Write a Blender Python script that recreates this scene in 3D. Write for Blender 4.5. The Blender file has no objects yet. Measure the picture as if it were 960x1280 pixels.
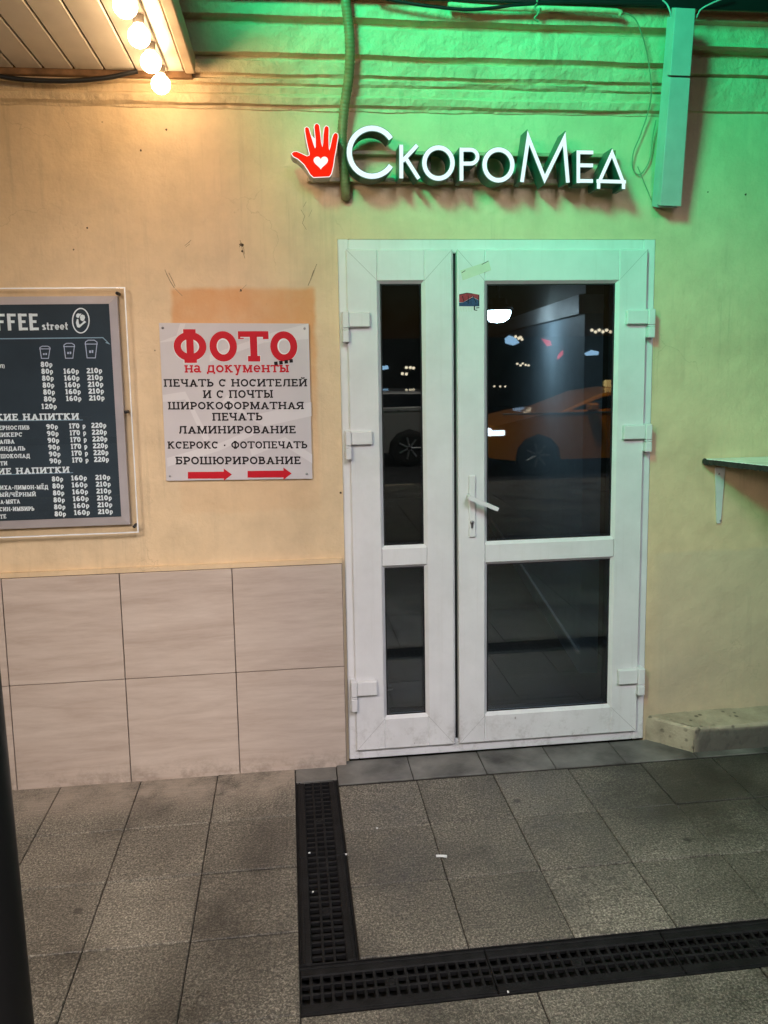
import bpy, math, random
from mathutils import Vector, Matrix
random.seed(7)
C = bpy.context.scene
COL = C.collection
R = math.radians
# ------------------------------------------------------------------ camera
SC = 1.07
F, PY, PITCH, YAW, ROLL = 1022.14, 581.82, 0.1277, 0.1159, -0.0164
CAM = Vector((0.0, -2.9 * SC, 1.4907 * SC))
fw = Vector((math.sin(YAW) * math.cos(PITCH), math.cos(YAW) * math.cos(PITCH), -math.sin(PITCH)))
_r = Vector((math.cos(YAW), -math.sin(YAW), 0)); _u = _r.cross(fw)
rt = _r * math.cos(ROLL) + _u * math.sin(ROLL); up = -_r * math.sin(ROLL) + _u * math.cos(ROLL)
cd = bpy.data.cameras.new('camera'); cam = bpy.data.objects.new('camera', cd); COL.objects.link(cam)
cam.matrix_world = Matrix.Translation(CAM) @ Matrix((rt, up, -fw)).transposed().to_4x4()
cd.sensor_fit = 'VERTICAL'; cd.sensor_height = 36; cd.lens = 36 * F / 1280
cd.shift_y = -(640 - PY) / 1280; cd.clip_end = 500; cd.clip_start = 0.05
C.camera = cam

def ray(px, py): return fw + rt * ((px - 480) / F) - up * ((py - PY) / F)
def W(px, py, y=0.0):
    """the point of the plane Y = y that shows at this place of the photograph"""
    d = ray(px, py); return CAM + d * ((y - CAM.y) / d.y)
def G(px, py, z=0.0):
    d = ray(px, py); return CAM + d * ((z - CAM.z) / d.z)

# ------------------------------------------------------------------ world and light
wd = bpy.data.worlds.new('World'); C.world = wd; wd.use_nodes = True
nt = wd.node_tree; bg = nt.nodes['Background']
sky = nt.nodes.new('ShaderNodeTexSky'); sky.sky_type = 'NISHITA'; sky.sun_disc = False
sky.sun_elevation = R(1.5); sky.sun_rotation = R(0); sky.air_density = 1.3; sky.dust_density = 0.6; sky.ozone_density = 3
nt.links.new(sky.outputs[0], bg.inputs[0]); bg.inputs[1].default_value = 0.03

def lamp(name, kind, loc, color, energy, size=0.3, target=None, spread=None):
    l = bpy.data.lights.new(name, kind); l.color = color; l.energy = energy
    if kind == 'AREA': l.size = size
    elif kind != 'SUN': l.shadow_soft_size = size
    if spread: l.spread = R(spread)
    o = bpy.data.objects.new(name, l); COL.objects.link(o); o.location = loc
    if target is not None: o.rotation_euler = (Vector(target) - Vector(loc)).to_track_quat('-Z', 'Y').to_euler()
    return o
lamp('green_sign_lamp', 'AREA', (-0.80, -2.4, 3.62), (0.0, 1.0, 0.47), 88, 0.7, (0.75, 0, 2.75), 125)
lamp('kiosk_lamp', 'AREA', (-1.3, -2.9, 2.5), (1.0, 0.86, 0.74), 27, 0.9, (-0.2, -0.2, 0.2), 95)
lamp('street_lamp_light', 'AREA', (1.0, -4.0, 3.5), (0.90, 0.89, 1.0), 17, 1.0, (0.5, -0.2, 0.0), 66)
lamp('road_lamp_light', 'AREA', (3.0, -7.2, 6.0), (1.0, 0.9, 0.75), 300, 0.8, (2.2, -11.5, 0.0))
C.view_settings.view_transform = 'Standard'; C.view_settings.look = 'None'
C.view_settings.exposure = 0.0; C.view_settings.gamma = 1.0
C.cycles.max_bounces = 8; C.cycles.transparent_max_bounces = 12
C.cycles.use_denoising = True

# ------------------------------------------------------------------ mesh builder
class MB:
    def __init__(s): s.v = []; s.f = []; s.m = []; s.sm = []
    def add(s, vs, fs, mi=0, smooth=False):
        b = len(s.v); s.v += [tuple(v) for v in vs]
        for f in fs: s.f.append([b + i for i in f]); s.m.append(mi); s.sm.append(smooth)
    def box(s, x0, x1, y0, y1, z0, z1, mi=0, bev=0.0):
        if x0 > x1: x0, x1 = x1, x0
        if y0 > y1: y0, y1 = y1, y0
        if z0 > z1: z0, z1 = z1, z0
        b = min(bev, (x1-x0)*.45, (y1-y0)*.45, (z1-z0)*.45)
        if b <= 0:
            vs = [(x, y, z) for x in (x0, x1) for y in (y0, y1) for z in (z0, z1)]
            s.add(vs, [(0,1,3,2),(4,6,7,5),(0,4,5,1),(2,3,7,6),(0,2,6,4),(1,5,7,3)], mi); return
        vs = []; idx = {}
        X = (x0, x1); Y = (y0, y1); Z = (z0, z1); sg = (1, -1)
        for i in (0,1):
            for j in (0,1):
                for k in (0,1):
                    for a in range(3):
                        p = [X[i] + sg[i]*b, Y[j] + sg[j]*b, Z[k] + sg[k]*b]
                        p[a] = (X[i], Y[j], Z[k])[a]
                        idx[i,j,k,a] = len(vs); vs.append(p)
        fs = []
        for i in (0,1):
            q = [idx[i,0,0,0], idx[i,1,0,0], idx[i,1,1,0], idx[i,0,1,0]]; fs.append(q if i else q[::-1])
            q = [idx[0,i,0,1], idx[1,i,0,1], idx[1,i,1,1], idx[0,i,1,1]]; fs.append(q[::-1] if i else q)
            q = [idx[0,0,i,2], idx[1,0,i,2], idx[1,1,i,2], idx[0,1,i,2]]; fs.append(q if i else q[::-1])
        for i in (0,1):
            for j in (0,1):
                fs.append([idx[i,j,0,0], idx[i,j,1,0], idx[i,j,1,1], idx[i,j,0,1]])
                fs.append([idx[i,0,j,0], idx[i,1,j,0], idx[i,1,j,2], idx[i,0,j,2]])
                fs.append([idx[0,i,j,1], idx[1,i,j,1], idx[1,i,j,2], idx[0,i,j,2]])
        for i in (0,1):
            for j in (0,1):
                for k in (0,1): fs.append([idx[i,j,k,0], idx[i,j,k,1], idx[i,j,k,2]])
        s.add(vs, fs, mi)
    def prism(s, poly, y0, y1, mi=0, ms=None, back=True):
        """polygon [(x,z)] extruded along Y from y0 (front) to y1"""
        n = len(poly); vs = [(x, y0, z) for x, z in poly] + [(x, y1, z) for x, z in poly]
        s.add(vs[:n], [list(range(n))], mi)
        if back: s.add(vs[n:], [list(range(n))[::-1]], mi)
        s.add(vs, [(i, (i+1) % n, n + (i+1) % n, n + i) for i in range(n)], mi if ms is None else ms)
    def loft(s, poly, axis_pts, mi=0, smooth=False, caps=True):
        """profile [(y,z)] swept along x positions"""
        n = len(poly); m = len(axis_pts); vs = [(x, y, z) for x in axis_pts for y, z in poly]
        fs = [(k*n+i, k*n+i+1, (k+1)*n+i+1, (k+1)*n+i) for k in range(m-1) for i in range(n-1)]
        s.add(vs, fs, mi, smooth)
    def tube(s, pts, r, n=10, mi=0, caps=True, rfun=None):
        pts = [Vector(p) for p in pts]; vs = []; m = len(pts); pr = None
        for k, p in enumerate(pts):
            t = (pts[min(k+1, m-1)] - pts[max(k-1, 0)]).normalized()
            if pr is None: a = t.orthogonal().normalized()
            else: a = (pr - t * pr.dot(t)).normalized()
            pr = a; b = t.cross(a); rr = rfun(k) if rfun else r
            for i in range(n):
                an = 2*math.pi*i/n; vs.append(p + (a*math.cos(an) + b*math.sin(an))*rr)
        fs = [(k*n+i, k*n+(i+1) % n, (k+1)*n+(i+1) % n, (k+1)*n+i) for k in range(m-1) for i in range(n)]
        s.add(vs, fs, mi, True)
        if caps: s.add(vs[:n], [list(range(n))[::-1]], mi); s.add(vs[-n:], [list(range(n))], mi)
    def lathe(s, c, prof, n=20, axis='z', mi=0, smooth=True):
        vs = []
        for r, h in prof:
            for i in range(n):
                a = 2*math.pi*i/n; x, y = r*math.cos(a), r*math.sin(a)
                vs.append({'z': (c[0]+x, c[1]+y, c[2]+h), 'y': (c[0]+x, c[1]+h, c[2]+y), 'x': (c[0]+h, c[1]+x, c[2]+y)}[axis])
        m = len(prof)
        s.add(vs, [(k*n+i, k*n+(i+1) % n, (k+1)*n+(i+1) % n, (k+1)*n+i) for k in range(m-1) for i in range(n)], mi, smooth)
        if prof[0][0] > 1e-5: s.add(vs[:n], [list(range(n))], mi)
        if prof[-1][0] > 1e-5: s.add(vs[-n:], [list(range(n))], mi)
    def ribbon(s, pts, t, y, mi=0, closed=False, depth=0.0, ms=None):
        """a flat stroke of width t along [(x,z)] on the plane Y = y, with returns of the given depth"""
        p = []
        for a, b in pts:
            q = Vector((a, b))
            if not p or (q - p[-1]).length > 1e-6: p.append(q)
        if closed and (p[0] - p[-1]).length < 1e-6: p.pop()
        n = len(p); L = []; Rr = []
        for i in range(n):
            a = p[i-1] if (closed or i > 0) else None; b = p[(i+1) % n] if (closed or i < n-1) else None
            if a is not None: d1 = (p[i]-a).normalized()
            if b is not None: d2 = (b-p[i]).normalized()
            if a is None: d1 = d2
            if b is None: d2 = d1
            n1 = Vector((-d1.y, d1.x)); n2 = Vector((-d2.y, d2.x)); m = n1 + n2
            m = n1 if m.length < 1e-6 else m.normalized()
            k = t / 2 / max(m.dot(n1), 0.28); L.append(p[i] + m*k); Rr.append(p[i] - m*k)
        vs = [(q.x, y, q.y) for q in L] + [(q.x, y, q.y) for q in Rr]; rng = range(n if closed else n-1)
        s.add(vs, [(i, (i+1) % n, n+(i+1) % n, n+i) for i in rng], mi)
        if depth:
            v2 = vs + [(x, y + depth, z) for x, _, z in vs]; q = 2*n; m2 = mi if ms is None else ms
            fs = [(i, (i+1) % n, q+(i+1) % n, q+i) for i in rng] + [(n+i, n+(i+1) % n, q+n+(i+1) % n, q+n+i) for i in rng]
            fs += [(q+i, q+(i+1) % n, q+n+(i+1) % n, q+n+i) for i in rng]
            if not closed: fs += [(0, n, q+n, q), (n-1, 2*n-1, q+2*n-1, q+n-1)]
            s.add(v2, fs, m2)
    def build(s, name, mats, parent=None, bevel=0, seg=2):
        me = bpy.data.meshes.new(name); me.from_pydata(s.v, [], s.f)
        if not isinstance(mats, (list, tuple)): mats = [mats]
        for m in mats: me.materials.append(m)
        me.polygons.foreach_set('material_index', s.m); me.polygons.foreach_set('use_smooth', s.sm)
        import bmesh
        bm = bmesh.new(); bm.from_mesh(me); bmesh.ops.recalc_face_normals(bm, faces=bm.faces); bm.to_mesh(me); bm.free()
        o = bpy.data.objects.new(name, me); COL.objects.link(o)
        if parent is not None:
            o.parent = parent; o.location = -Vector(WORLD.get(parent.name, (0, 0, 0)))
            WORLD[o.name] = (0, 0, 0)
        if bevel:
            b = o.modifiers.new('bevel', 'BEVEL'); b.width = bevel; b.segments = seg; b.limit_method = 'ANGLE'; b.angle_limit = R(40)
        return o
WORLD = {}
def tag(o, label=None, cat=None, group=None, kind=None):
    if label: o['label'] = label
    if cat: o['category'] = cat
    if group: o['group'] = group
    if kind: o['kind'] = kind
    return o
def thing(name, label, cat, loc=(0, 0, 0), group=None):
    o = bpy.data.objects.new(name, None); COL.objects.link(o); o.location = loc; o.empty_display_size = 0.1
    WORLD[o.name] = tuple(loc); return tag(o, label, cat, group)

# ------------------------------------------------------------------ materials
class NT:
    def __init__(s, name):
        s.m = bpy.data.materials.new(name); s.m.use_nodes = True; s.t = s.m.node_tree
        s.b = s.t.nodes['Principled BSDF']; s.out = s.t.nodes['Material Output']; s._pos = None
    def n(s, typ, **kw):
        o = s.t.nodes.new('ShaderNode' + typ)
        for k, v in kw.items(): setattr(o, k, v)
        return o
    def link(s, a, b): s.t.links.new(a, b)
    def pos(s):
        if s._pos is None: s._pos = s.n('NewGeometry').outputs['Position']
        return s._pos
    def mapped(s, scale=(1, 1, 1), loc=(0, 0, 0), rot=(0, 0, 0)):
        mp = s.n('Mapping'); s.link(s.pos(), mp.inputs['Vector'])
        mp.inputs['Scale'].default_value = scale; mp.inputs['Location'].default_value = loc; mp.inputs['Rotation'].default_value = rot
        return mp.outputs[0]
    def noise(s, scale, detail=4, rough=0.55, vec=None, dist=0.0):
        o = s.n('TexNoise'); o.inputs['Scale'].default_value = scale; o.inputs['Detail'].default_value = detail
        o.inputs['Roughness'].default_value = rough; o.inputs['Distortion'].default_value = dist
        s.link(vec if vec is not None else s.pos(), o.inputs['Vector']); return o.outputs['Fac']
    def ramp(s, fac, stops):
        o = s.n('ValToRGB'); s.link(fac, o.inputs[0]); e = o.color_ramp.elements
        while len(e) < len(stops): e.new(0.5)
        for el, (p, c) in zip(e, stops):
            el.position = p; el.color = (c, c, c, 1) if isinstance(c, (int, float)) else (*c, 1)
        return o.outputs[0]
    def math(s, op, a, b=None, c=None, clamp=False):
        o = s.n('Math', operation=op, use_clamp=clamp)
        for i, v in enumerate((a, b, c)):
            if v is None: continue
            if isinstance(v, (int, float)): o.inputs[i].default_value = v
            else: s.link(v, o.inputs[i])
        return o.outputs[0]
    def mix(s, fac, a, b, typ='MIX'):
        o = s.n('MixRGB', blend_type=typ)
        for i, v in enumerate((fac, a, b)):
            if isinstance(v, (int, float)): o.inputs[i].default_value = v if i == 0 else (v, v, v, 1)
            elif isinstance(v, tuple): o.inputs[i].default_value = (*v, 1)
            else: s.link(v, o.inputs[i])
        return o.outputs[0]
    def sep(s):
        o = s.n('SeparateXYZ'); s.link(s.pos(), o.inputs[0]); return o.outputs
    def band(s, v, lo, hi, soft):
        a = s.n('MapRange', interpolation_type='SMOOTHSTEP'); s.link(v, a.inputs[0]); a.inputs[1].default_value = lo - soft; a.inputs[2].default_value = lo + soft
        b = s.n('MapRange', interpolation_type='SMOOTHSTEP'); s.link(v, b.inputs[0]); b.inputs[1].default_value = hi - soft; b.inputs[2].default_value = hi + soft
        b.inputs[3].default_value = 1; b.inputs[4].default_value = 0
        return s.math('MULTIPLY', a.outputs[0], b.outputs[0])
    def set(s, **kw):
        names = {'color': 'Base Color', 'rough': 'Roughness', 'metal': 'Metallic', 'spec': 'Specular IOR Level', 'emit': 'Emission Color', 'estr': 'Emission Strength', 'coat': 'Coat Weight', 'trans': 'Transmission Weight'}
        for k, v in kw.items():
            i = s.b.inputs[names[k]]
            if isinstance(v, tuple): i.default_value = (*v, 1)
            elif isinstance(v, (int, float)): i.default_value = v
            else: s.link(v, i)
        return s
    def bump(s, h, strength=0.3, dist=0.01, prev=None):
        o = s.n('Bump'); o.inputs['Strength'].default_value = strength; o.inputs['Distance'].default_value = dist
        s.link(h, o.inputs['Height'])
        if prev is not None: s.link(prev, o.inputs['Normal'])
        return o.outputs[0]
    def normal(s, v): s.link(v, s.b.inputs['Normal']); return s

def simple(name, col, rough=0.5, metal=0.0, var=0.12, scale=14, bump=0.0, bscale=120, spec=0.4):
    t = NT(name); n = t.noise(scale, 5); t.set(spec=spec)
    t.set(color=t.mix(1.0, col, t.ramp(n, [(0.3, 1 - var), (0.7, 1 + var*.3)]), 'MULTIPLY'), metal=metal,
          rough=t.math('MULTIPLY_ADD', n, 0.2, rough - 0.1))
    if bump: t.normal(t.bump(t.noise(bscale, 3), bump, 0.004))
    return t.m
def emission(name, col, strength):
    t = NT(name); t.set(color=tuple(v*.25 for v in col), emit=col, estr=strength, rough=0.6, spec=0.0); return t.m

A = {}
# sign rectangle on the wall, where an older coat of orange paint shows round the board
pa, pb, pc = W(214, 361), W(393, 361), W(240, 642)
def plaster(name, cornice=False):
    t = NT(name); x, y, z = t.sep()
    big = t.noise(1.3, 5, 0.6); mid = t.noise(7, 6, 0.65); fine = t.noise(55, 4, 0.6)
    col = t.mix(t.ramp(big, [(0.35, 0.0), (0.7, 1.0)]), (0.66, 0.50, 0.31), (0.71, 0.545, 0.35))
    col = t.mix(1.0, col, t.ramp(mid, [(0.25, 0.85), (0.6, 1.03)]), 'MULTIPLY')
    cv = t.n('TexVoronoi', feature='DISTANCE_TO_EDGE'); cv.inputs['Scale'].default_value = 2.3; wv = t.n('VectorMath', operation='ADD'); nc = t.n('TexNoise'); nc.inputs['Scale'].default_value = 5; nc.inputs['Detail'].default_value = 6; t.link(t.pos(), nc.inputs['Vector']); sv_ = t.n('VectorMath', operation='SCALE'); sv_.inputs['Scale'].default_value = 0.5; t.link(nc.outputs['Color'], sv_.inputs[0]); t.link(t.pos(), wv.inputs[0]); t.link(sv_.outputs[0], wv.inputs[1]); t.link(wv.outputs[0], cv.inputs['Vector'])
    crack = t.math('MULTIPLY', t.ramp(cv.outputs['Distance'], [(0.0015, 1.0), (0.006, 0.0)]), t.ramp(t.noise(1.7, 3), [(0.54, 0.0), (0.62, 0.32)]))
    col = t.mix(crack, col, (0.25, 0.18, 0.11))
    # vertical drip marks and grime
    streak = t.noise(1.0, 6, 0.7, t.mapped((26, 1, 1.3)))
    smask = t.ramp(t.noise(1.6, 3), [(0.42, 0.0), (0.68, 1.0)])
    col = t.mix(t.math('MULTIPLY', t.ramp(streak, [(0.52, 0.0), (0.75, 0.55)]), smask), col, (0.30, 0.24, 0.16))
    if not cornice:
        wob = t.math('MULTIPLY_ADD', t.noise(9, 3), 0.03, -0.015)
        xx = t.math('ADD', x, wob); zz = t.math('ADD', z, wob)
        patch = t.math('MULTIPLY', t.band(xx, pa.x, pb.x, 0.012), t.band(zz, pc.z, pa.z, 0.012))
        patch = t.math('MULTIPLY', patch, t.ramp(t.noise(5, 5), [(0.3, 0.55), (0.6, 1.0)]))
        lowp = t.n('MapRange', interpolation_type='SMOOTHSTEP'); t.link(zz, lowp.inputs[0]); lowp.inputs[1].default_value = pc.z; lowp.inputs[2].default_value = pa.z - .12; lowp.inputs[3].default_value = 0.15; patch = t.math('MULTIPLY', patch, lowp.outputs[0])
        col = t.mix(t.math('MULTIPLY', patch, 0.85), col, (0.62, 0.29, 0.10))
        # a grey repaint low on the right and grime at the foot
        foot = t.math('MULTIPLY', t.band(z, -1, 0.42, 0.35), t.ramp(t.noise(4, 6, 0.7), [(0.3, 0.15), (0.7, 0.8)]))
        col = t.mix(foot, col, (0.33, 0.27, 0.20))
        rp = t.math('MULTIPLY', t.band(t.math('ADD', x, wob), 1.47, 9, 0.05), t.band(zz, -1, 0.80, 0.012))
        col = t.mix(t.math('MULTIPLY', rp, 0.35), col, (0.50, 0.44, 0.34))
        sp = t.n('TexVoronoi'); sp.inputs['Scale'].default_value = 9; t.link(t.mapped((1, 0.01, 1)), sp.inputs['Vector'])
        spots = t.math('MULTIPLY', t.ramp(sp.outputs['Distance'], [(0.018, 1.0), (0.035, 0.0)]), t.ramp(t.noise(2.7, 2), [(0.5, 0.0), (0.6, 0.8)]))
        col = t.mix(spots, col, (0.16, 0.12, 0.08))
    b1 = t.bump(t.noise(2.2 if not cornice else 5, 3), 0.7, 0.03 if not cornice else 0.04)
    b2 = t.bump(t.noise(18, 6, 0.65), 0.6 if not cornice else 0.9, 0.009 if not cornice else 0.016, b1)
    b3 = t.bump(fine, 0.35, 0.002, b2)
    t.set(color=col, rough=t.math('MULTIPLY_ADD', mid, 0.25, 0.42), spec=0.35).normal(b3)
    return t.m
A['plaster'] = plaster('painted_plaster'); A['cornice'] = plaster('old_cornice_paint', True)

def tile_mat():
    t = NT('beige_wall_tile'); isl = t.n('NewGeometry').outputs['Random Per Island']
    w = t.n('CombineXYZ'); t.link(isl, w.inputs[0]); t.link(isl, w.inputs[2])
    sc = t.n('VectorMath', operation='SCALE'); t.link(w.outputs[0], sc.inputs[0]); sc.inputs['Scale'].default_value = 37
    ad = t.n('VectorMath', operation='ADD'); t.link(t.mapped((1.1, 1, 9)), ad.inputs[0]); t.link(sc.outputs[0], ad.inputs[1])
    n1 = t.noise(1.6, 6, 0.6, ad.outputs[0], 0.6); n2 = t.noise(5.5, 6, 0.7, ad.outputs[0], 0.3)
    col = t.ramp(n1, [(0.3, (0.39, 0.305, 0.25)), (0.5, (0.50, 0.41, 0.345)), (0.72, (0.59, 0.50, 0.43))])
    col = t.mix(0.35, col, t.ramp(n2, [(0.3, (0.36, 0.285, 0.24)), (0.7, (0.60, 0.525, 0.47))]))
    x, y, z = t.sep()
    foot = t.math('MULTIPLY', t.band(z, -1, 0.05, 0.06), t.ramp(t.noise(16, 6, 0.75), [(0.45, 0.0), (0.7, 0.7)]))
    col = t.mix(foot, col, (0.16, 0.13, 0.10))
    t.set(color=col, rough=0.38, spec=0.4).normal(t.bump(n2, 0.08, 0.002)); return t.m
A['tile'] = tile_mat()
A['grout'] = simple('dark_tile_joint', (0.10, 0.085, 0.075), 0.9)

def pvc_mat():
    t = NT('white_pvc'); x, y, z = t.sep()
    n = t.noise(6, 5, 0.6)
    col = t.mix(1.0, (0.70, 0.70, 0.715), t.ramp(n, [(0.3, 0.90), (0.7, 1.02)]), 'MULTIPLY')
    dirt = t.math('MULTIPLY', t.band(z, -1, 0.16, 0.14), t.ramp(t.noise(13, 8, 0.8), [(0.5, 0.0), (0.72, 0.6)]))
    col = t.mix(dirt, col, (0.22, 0.20, 0.18))
    v = t.n('TexVoronoi'); v.inputs['Scale'].default_value = 22; t.link(t.mapped((1, 0.1, 0.6)), v.inputs['Vector'])
    sp = t.math('MULTIPLY', t.ramp(v.outputs['Distance'], [(0.05, 1.0), (0.10, 0.0)]), t.ramp(t.noise(3.3, 3), [(0.50, 0.0), (0.62, 1.0)]))
    col = t.mix(t.math('MULTIPLY', sp, t.band(z, -1, 0.30, 0.25)), col, (0.12, 0.10, 0.09))
    col = t.mix(t.ramp(t.noise(4.2, 7, 0.7), [(0.50, 0.0), (0.72, 0.16)]), col, (0.40, 0.385, 0.36))
    st = t.noise(1.0, 5, 0.7, t.mapped((40, 40, 1.2)))
    col = t.mix(t.math('MULTIPLY', t.ramp(st, [(0.55, 0.0), (0.8, 0.35)]), 0.8), col, (0.45, 0.43, 0.40))
    t.set(color=col, rough=0.36, spec=0.4).normal(t.bump(t.noise(60, 2), 0.05, 0.001)); return t.m
A['pvc'] = pvc_mat()
A['pvc_seam'] = simple('grey_seam', (0.30, 0.30, 0.30), 0.7)
A['gasket'] = simple('black_rubber', (0.012, 0.012, 0.014), 0.6)

def glass_mat(name, tint, refl, rg=0.0):
    t = NT(name); t.t.nodes.remove(t.b)
    tr = t.n('BsdfTransparent'); tr.inputs[0].default_value = (*tint, 1)
    gl = t.n('BsdfGlossy'); gl.inputs['Roughness'].default_value = rg
    gl.inputs[0].default_value = (0.95, 0.97, 1, 1)
    fr = t.n('Fresnel'); fr.inputs[0].default_value = 1.5
    f = t.math('MULTIPLY_ADD', fr.outputs[0], 1.0, refl)
    mx = t.n('MixShader'); t.link(f, mx.inputs[0]); t.link(tr.outputs[0], mx.inputs[1]); t.link(gl.outputs[0], mx.inputs[2])
    if rg:
        df = t.n('BsdfDiffuse'); df.inputs[0].default_value = (0.55, 0.55, 0.53, 1); m2 = t.n('MixShader')
        dust = t.math('MULTIPLY', t.ramp(t.noise(3.5, 6, 0.7), [(0.40, 0.15), (0.7, 1.0)]), 0.008)
        dust = t.math('ADD', dust, t.math('MULTIPLY', t.ramp(t.noise(70, 2, 0.6), [(0.70, 0.0), (0.76, 1.0)]), 0.03))
        t.link(dust, m2.inputs[0]); t.link(mx.outputs[0], m2.inputs[1]); t.link(df.outputs[0], m2.inputs[2]); mx = m2
    t.link(mx.outputs[0], t.out.inputs[0]); return t.m
A['glass'] = glass_mat('door_glass', (0.68, 0.77, 0.84), 0.11, 0.010)
A['acrylic'] = glass_mat('clear_acrylic', (0.97, 0.97, 0.97), 0.02)
A['acrylic_edge'] = simple('acrylic_edge', (0.85, 0.87, 0.88), 0.25)  # light caught in the sheet's edges put into a near-white colour

def paving_mat(name, tone=1.0, streak=True):
    t = NT(name); isl = t.n('NewGeometry').outputs['Random Per Island']
    g = t.noise(155, 5, 0.85); g2 = t.noise(75, 4, 0.8); big = t.noise(2.4, 6, 0.65)
    col = t.ramp(g, [(0.36, (0.014*tone, 0.012*tone, 0.009*tone)), (0.50, (0.085*tone, 0.078*tone, 0.064*tone)), (0.60, (0.56*tone, 0.515*tone, 0.42*tone))])
    col = t.mix(0.38, col, t.ramp(g2, [(0.35, (0.03*tone, 0.027*tone, 0.021*tone)), (0.68, (0.34*tone, 0.31*tone, 0.25*tone))]))
    col = t.mix(1.0, col, t.ramp(isl, [(0.0, 0.78), (1.0, 1.18)]), 'MULTIPLY')
    col = t.mix(1.0, col, t.ramp(big, [(0.32, 0.30), (0.47, 0.72), (0.66, 1.10)]), 'MULTIPLY')
    x, y, z = t.sep()
    # old cement smeared along the foot of the tiled wall
    cem = t.math('MULTIPLY', t.math('MULTIPLY', t.band(y, -0.22, 1, 0.10), t.band(x, -9, 0.10, 0.05)), t.ramp(t.noise(5, 7, 0.7), [(0.36, 0.0), (0.55, 0.9)]))
    col = t.mix(cem, col, (0.33, 0.28, 0.23))
    # damp dirt near the corner on the right
    damp = t.math('MULTIPLY', t.band(x, 1.02, 9, 0.30), t.band(y, -0.75, 1, 0.25))
    damp = t.math('MULTIPLY', damp, t.ramp(t.noise(3.4, 5, 0.6), [(0.25, 0.45), (0.6, 1.0)]))
    sp = t.n('TexVoronoi'); sp.inputs['Scale'].default_value = 5.5; t.link(t.mapped((1, 1, .01)), sp.inputs['Vector'])
    gum = t.math('MULTIPLY', t.ramp(sp.outputs['Distance'], [(0.06, 1.0), (0.10, 0.0)]), t.ramp(t.noise(1.9, 2), [(0.48, 0.0), (0.55, 0.8)]))
    col = t.mix(gum, col, (0.035, 0.032, 0.027))
    col = t.mix(t.math('MULTIPLY', damp, 0.82), col, (0.022, 0.022, 0.018))
    rough = t.ramp(big, [(0.35, 0.28), (0.62, 0.72)])
    h = t.noise(120, 4, 0.7); b = t.bump(h, 0.8, 0.004)
    if streak:
        s = t.noise(1.0, 3, 0.6, t.mapped((9, 120, 1))); b = t.bump(s, 0.35, 0.002, b)
        col = t.mix(1.0, col, t.ramp(s, [(0.3, 0.82), (0.7, 1.10)]), 'MULTIPLY')
    t.set(color=col, rough=rough, spec=0.5).normal(b); return t.m
A['paving'] = paving_mat('granite_paving'); A['paving_left'] = paving_mat('chiselled_paving', 1.1)
A['smooth_slab'] = simple('smooth_concrete', (0.16, 0.157, 0.145), 0.45, var=0.75, scale=6, bump=0.3, bscale=80)
A['joint'] = simple('dirt_joint', (0.028, 0.025, 0.021), 0.95)
A['asphalt'] = simple('asphalt', (0.045, 0.045, 0.048), 0.45, var=0.4, scale=3, bump=0.5, bscale=160)
A['drain'] = simple('black_cast_iron', (0.013, 0.013, 0.014), 0.6, 0.0, spec=0.12, var=0.5, scale=18, bump=0.4, bscale=200)
A['void'] = simple('drain_void', (0.004, 0.004, 0.004), 0.9)
A['concrete'] = None
cf0 = G(867, 942); z0s = W(806, 894, 0).z
def conc():
    t = NT('pitted_concrete'); n = t.noise(7, 7, 0.7); v = t.n('TexVoronoi'); v.inputs['Scale'].default_value = 28; t.link(t.pos(), v.inputs['Vector'])
    pits = t.math('MULTIPLY', t.ramp(v.outputs['Distance'], [(0.16, 1.0), (0.30, 0.0)]), t.ramp(t.noise(11, 3), [(0.44, 0.0), (0.54, 1.0)]))
    col = t.ramp(n, [(0.3, (0.24, 0.20, 0.145)), (0.55, (0.40, 0.34, 0.25)), (0.75, (0.50, 0.43, 0.32))])
    col = t.mix(t.math('MULTIPLY', pits, 0.8), col, (0.08, 0.065, 0.05))
    x, y, z = t.sep(); front_shade = t.math('MULTIPLY', t.band(t.math('ADD', x, t.math('MULTIPLY', n, .05)), cf0.x + .03, 90, .02), t.band(z, -1, z0s - .015, .012))  # shade of the step's front face put into the base colour
    col = t.mix(t.math('MULTIPLY', front_shade, 0.9), col, (0.075, 0.068, 0.062))
    b = t.bump(n, 0.6, 0.02); b = t.bump(t.noise(60, 5, 0.7), 0.5, 0.005, b)
    t.set(color=col, rough=0.8).normal(b); return t.m
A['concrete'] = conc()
A['soffit'] = simple('white_soffit_panel', (0.62, 0.56, 0.50), 0.32, var=0.08)
A['gap'] = simple('dark_gap', (0.02, 0.016, 0.012), 0.9)
A['fascia'] = simple('tan_fascia', (0.50, 0.38, 0.27), 0.5, var=0.15)
A['wood'] = simple('old_wood', (0.22, 0.12, 0.06), 0.8, var=0.5, scale=30)
A['bulb'] = emission('warm_bulb', (1.0, 0.68, 0.36), 40)
A['socket'] = simple('grey_socket', (0.22, 0.19, 0.17), 0.5)
A['cable'] = simple('black_cable', (0.012, 0.012, 0.013), 0.45)
A['hose'] = simple('painted_hose', (0.24, 0.19, 0.09), 0.45, var=0.3, scale=30)
A['rail'] = simple('painted_rail', (0.45, 0.37, 0.22), 0.45, var=0.2)
A['wire'] = simple('painted_wire', (0.24, 0.26, 0.16), 0.5)
A['casing'] = simple('white_duct', (0.44, 0.46, 0.455), 0.42, var=0.12)
A['letter_face'] = emission('lit_letter_face', (0.84, 0.92, 1.0), 0.92)
A['letter_side'] = simple('green_letter_side', (0.018, 0.10, 0.07), 0.35)
A['hand_red'] = emission('lit_red_face', (0.92, 0.020, 0.006), 0.92)
A['hand_white'] = emission('lit_white_face', (1.0, 0.90, 0.88), 0.95)
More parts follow.
